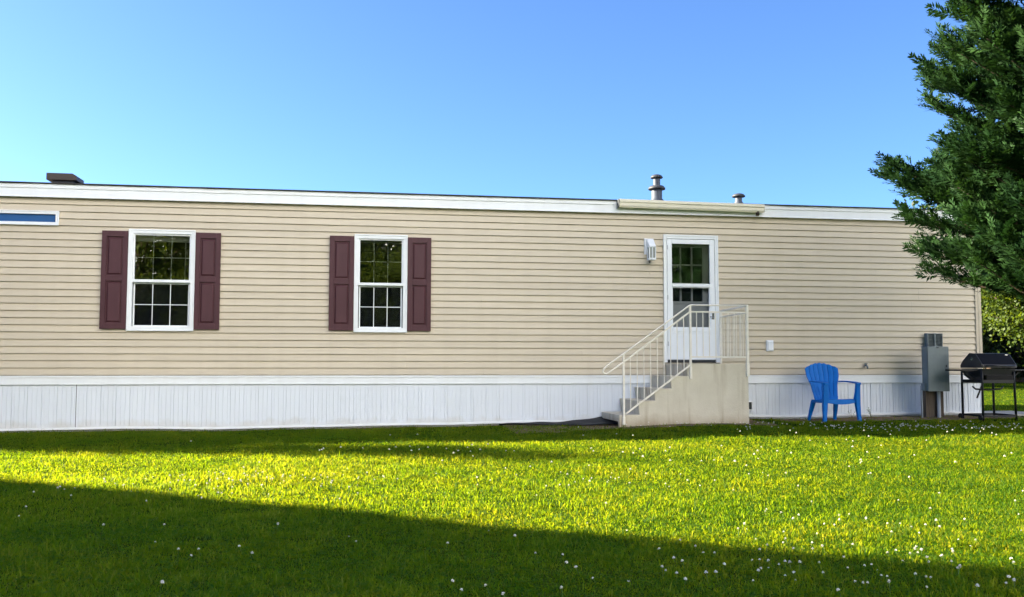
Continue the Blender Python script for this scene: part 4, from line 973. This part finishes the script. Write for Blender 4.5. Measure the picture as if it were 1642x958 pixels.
# ------------------------------------------------------------------ white clover
def clover_mesh(seed):
    r = random.Random(seed); mb = MB(); k = 0
    mb.tube([(0, 0, 0), (.004, .002, .035), (.006, .004, .066)], .0012, 5)
    c = Vector((.006, .004, .072))
    for i in range(26):
        t = (i+.5)/26; ph = i*2.39996; th = t*2.0
        d = Vector((math.sin(th)*math.cos(ph), math.sin(th)*math.sin(ph), math.cos(th)*.8)).normalized()
        s = d.cross(Vector((.3, .2, 1))).normalized(); u = d.cross(s); L = .0105*r.uniform(.8, 1.15); w_ = .0026
        mb.add([c+d*.002, c+d*L*.7+s*w_, c+d*L+u*.001, c+d*L*.7-s*w_, c+d*L*.75+u*.0016], [(0, 1, 4), (1, 2, 4), (2, 3, 4), (3, 0, 4)])
    o = mb.build("clover_flower", M['clover_white'], fix=False)
    o.data.materials.append(M['stem'])
    return o
def clovers():
    protos = [clover_mesh(i) for i in range(3)]
    for p in protos:
        ns = 5*2+2
        for i, f in enumerate(p.data.polygons):
            if i < ns: f.material_index = 1
    r = np.random.default_rng(77); pts = []
    def patch(cx, cy, sx, sy, n):
        for _ in range(n): pts.append((r.normal(cx, sx), r.normal(cy, sy)))
    # clusters as in the lawn: band left of centre, sprinkle at the lower right, row in front of the chair, loose ones elsewhere
    patch(-.9, -6.45, .7, .3, 85); patch(-.6, -7.3, .7, .25, 14); patch(1.9, -6.6, .6, .5, 20)
    patch(2.3, -10.1, .5, .25, 30); patch(2.9, -10.2, .3, .3, 20); patch(1.7, -9.9, .4, .25, 14); patch(3.2, -9.6, .5, .3, 14)
    patch(7.0, -2.3, 1.0, .3, 130); patch(8.8, -2.4, .8, .35, 90); patch(3.5, -6.0, 1.6, 1.0, 40); patch(3.4, -9.3, .6, .5, 30); patch(5.0, -1.75, .7, .15, 22)
    patch(.5, -4.3, .5, .2, 14); patch(2.0, -4.8, .6, .3, 10); patch(4.5, -7.0, 1.2, .9, 18); patch(6.5, -4.5, 1.6, 1.0, 14)
    for _ in range(45): pts.append((r.uniform(-1.6, 3.4), r.uniform(-10.6, -8.5)))
    for _ in range(22): pts.append((r.uniform(-4, 7), r.uniform(-8.0, -2.6)))
    pts = [(x, y) for x, y in pts if in_view(np.array([x]), np.array([y]), .2)[0][0] and y < -1.3]
    pts.sort(key=lambda p: (p[0]-CAM.x)**2+(p[1]-CAM.y)**2)
    near, rest = pts[:300], pts[300:]
    lab = "small white clover flower head standing in the lawn grass"; grp = "white clover flowers in the lawn"
    for i, (x, y) in enumerate(near):
        o = protos[i] if i < 3 else protos[i % 3].copy()
        if i >= 3: COL.objects.link(o)
        s = r.uniform(.6, .95)
        o.location = (x, y, gzf(x, y)-.003); o.rotation_euler = (r.normal(0, .25), r.normal(0, .25), r.uniform(0, 6.28)); o.scale = (s, s, s*r.uniform(.7, 1.15))
        tag(o, lab, "flower", grp)
    if rest:
        mb = MB(); src = protos[0].data; cv = [v.co.copy() for v in src.vertices]; cf = [tuple(p.vertices) for p in src.polygons][12:]
        for x, y in rest:
            s = r.uniform(.8, 1.3); a = r.uniform(0, 6.28); ca, sa = math.cos(a), math.sin(a); z = gzf(x, y)
            mb.add([(x+s*(v.x*ca-v.y*sa), y+s*(v.x*sa+v.y*ca), z+s*v.z) for v in cv], cf)
        o = mb.build("clover_patch", M['clover_white'], fix=False); tag(o, "distant sprinkle of white clover flowers in the grass by the home", "flowers", kind="stuff")
clovers()

def weed(x, y, n, h, label):
    root = empty("weed", (x, y, gzf(x, y))); tag(root, label, "plant"); r = random.Random(int(x*100))
    st = MB(); lf = MB()
    for i in range(n):
        a = r.uniform(0, 6.28); hh = h*r.uniform(.6, 1); tip = Vector((math.cos(a)*.07, math.sin(a)*.03, hh)); st.tube([(0, 0, 0), tip*.5+Vector((0, 0, .01)), tip], .002, 4)
        for k in range(5):
            p = tip*(.4+.15*k); b = r.uniform(0, 6.28); d = Vector((math.cos(b), math.sin(b), .3))*.03; s = Vector((-d.y, d.x, 0))*.4
            lf.add([p, p+d*.5+s, p+d, p+d*.5-s], [(0, 1, 2, 3)])
    st.build("stem", M['stem'], root); lf.build("leaf", M['weed'], root, fix=False)
weed(8.35, -.12, 5, .16, "leafy weed growing against the skirting between chair and electrical box")
weed(8.02, -.10, 3, .13, "smaller weed sprig against the skirting nearer the blue chair")
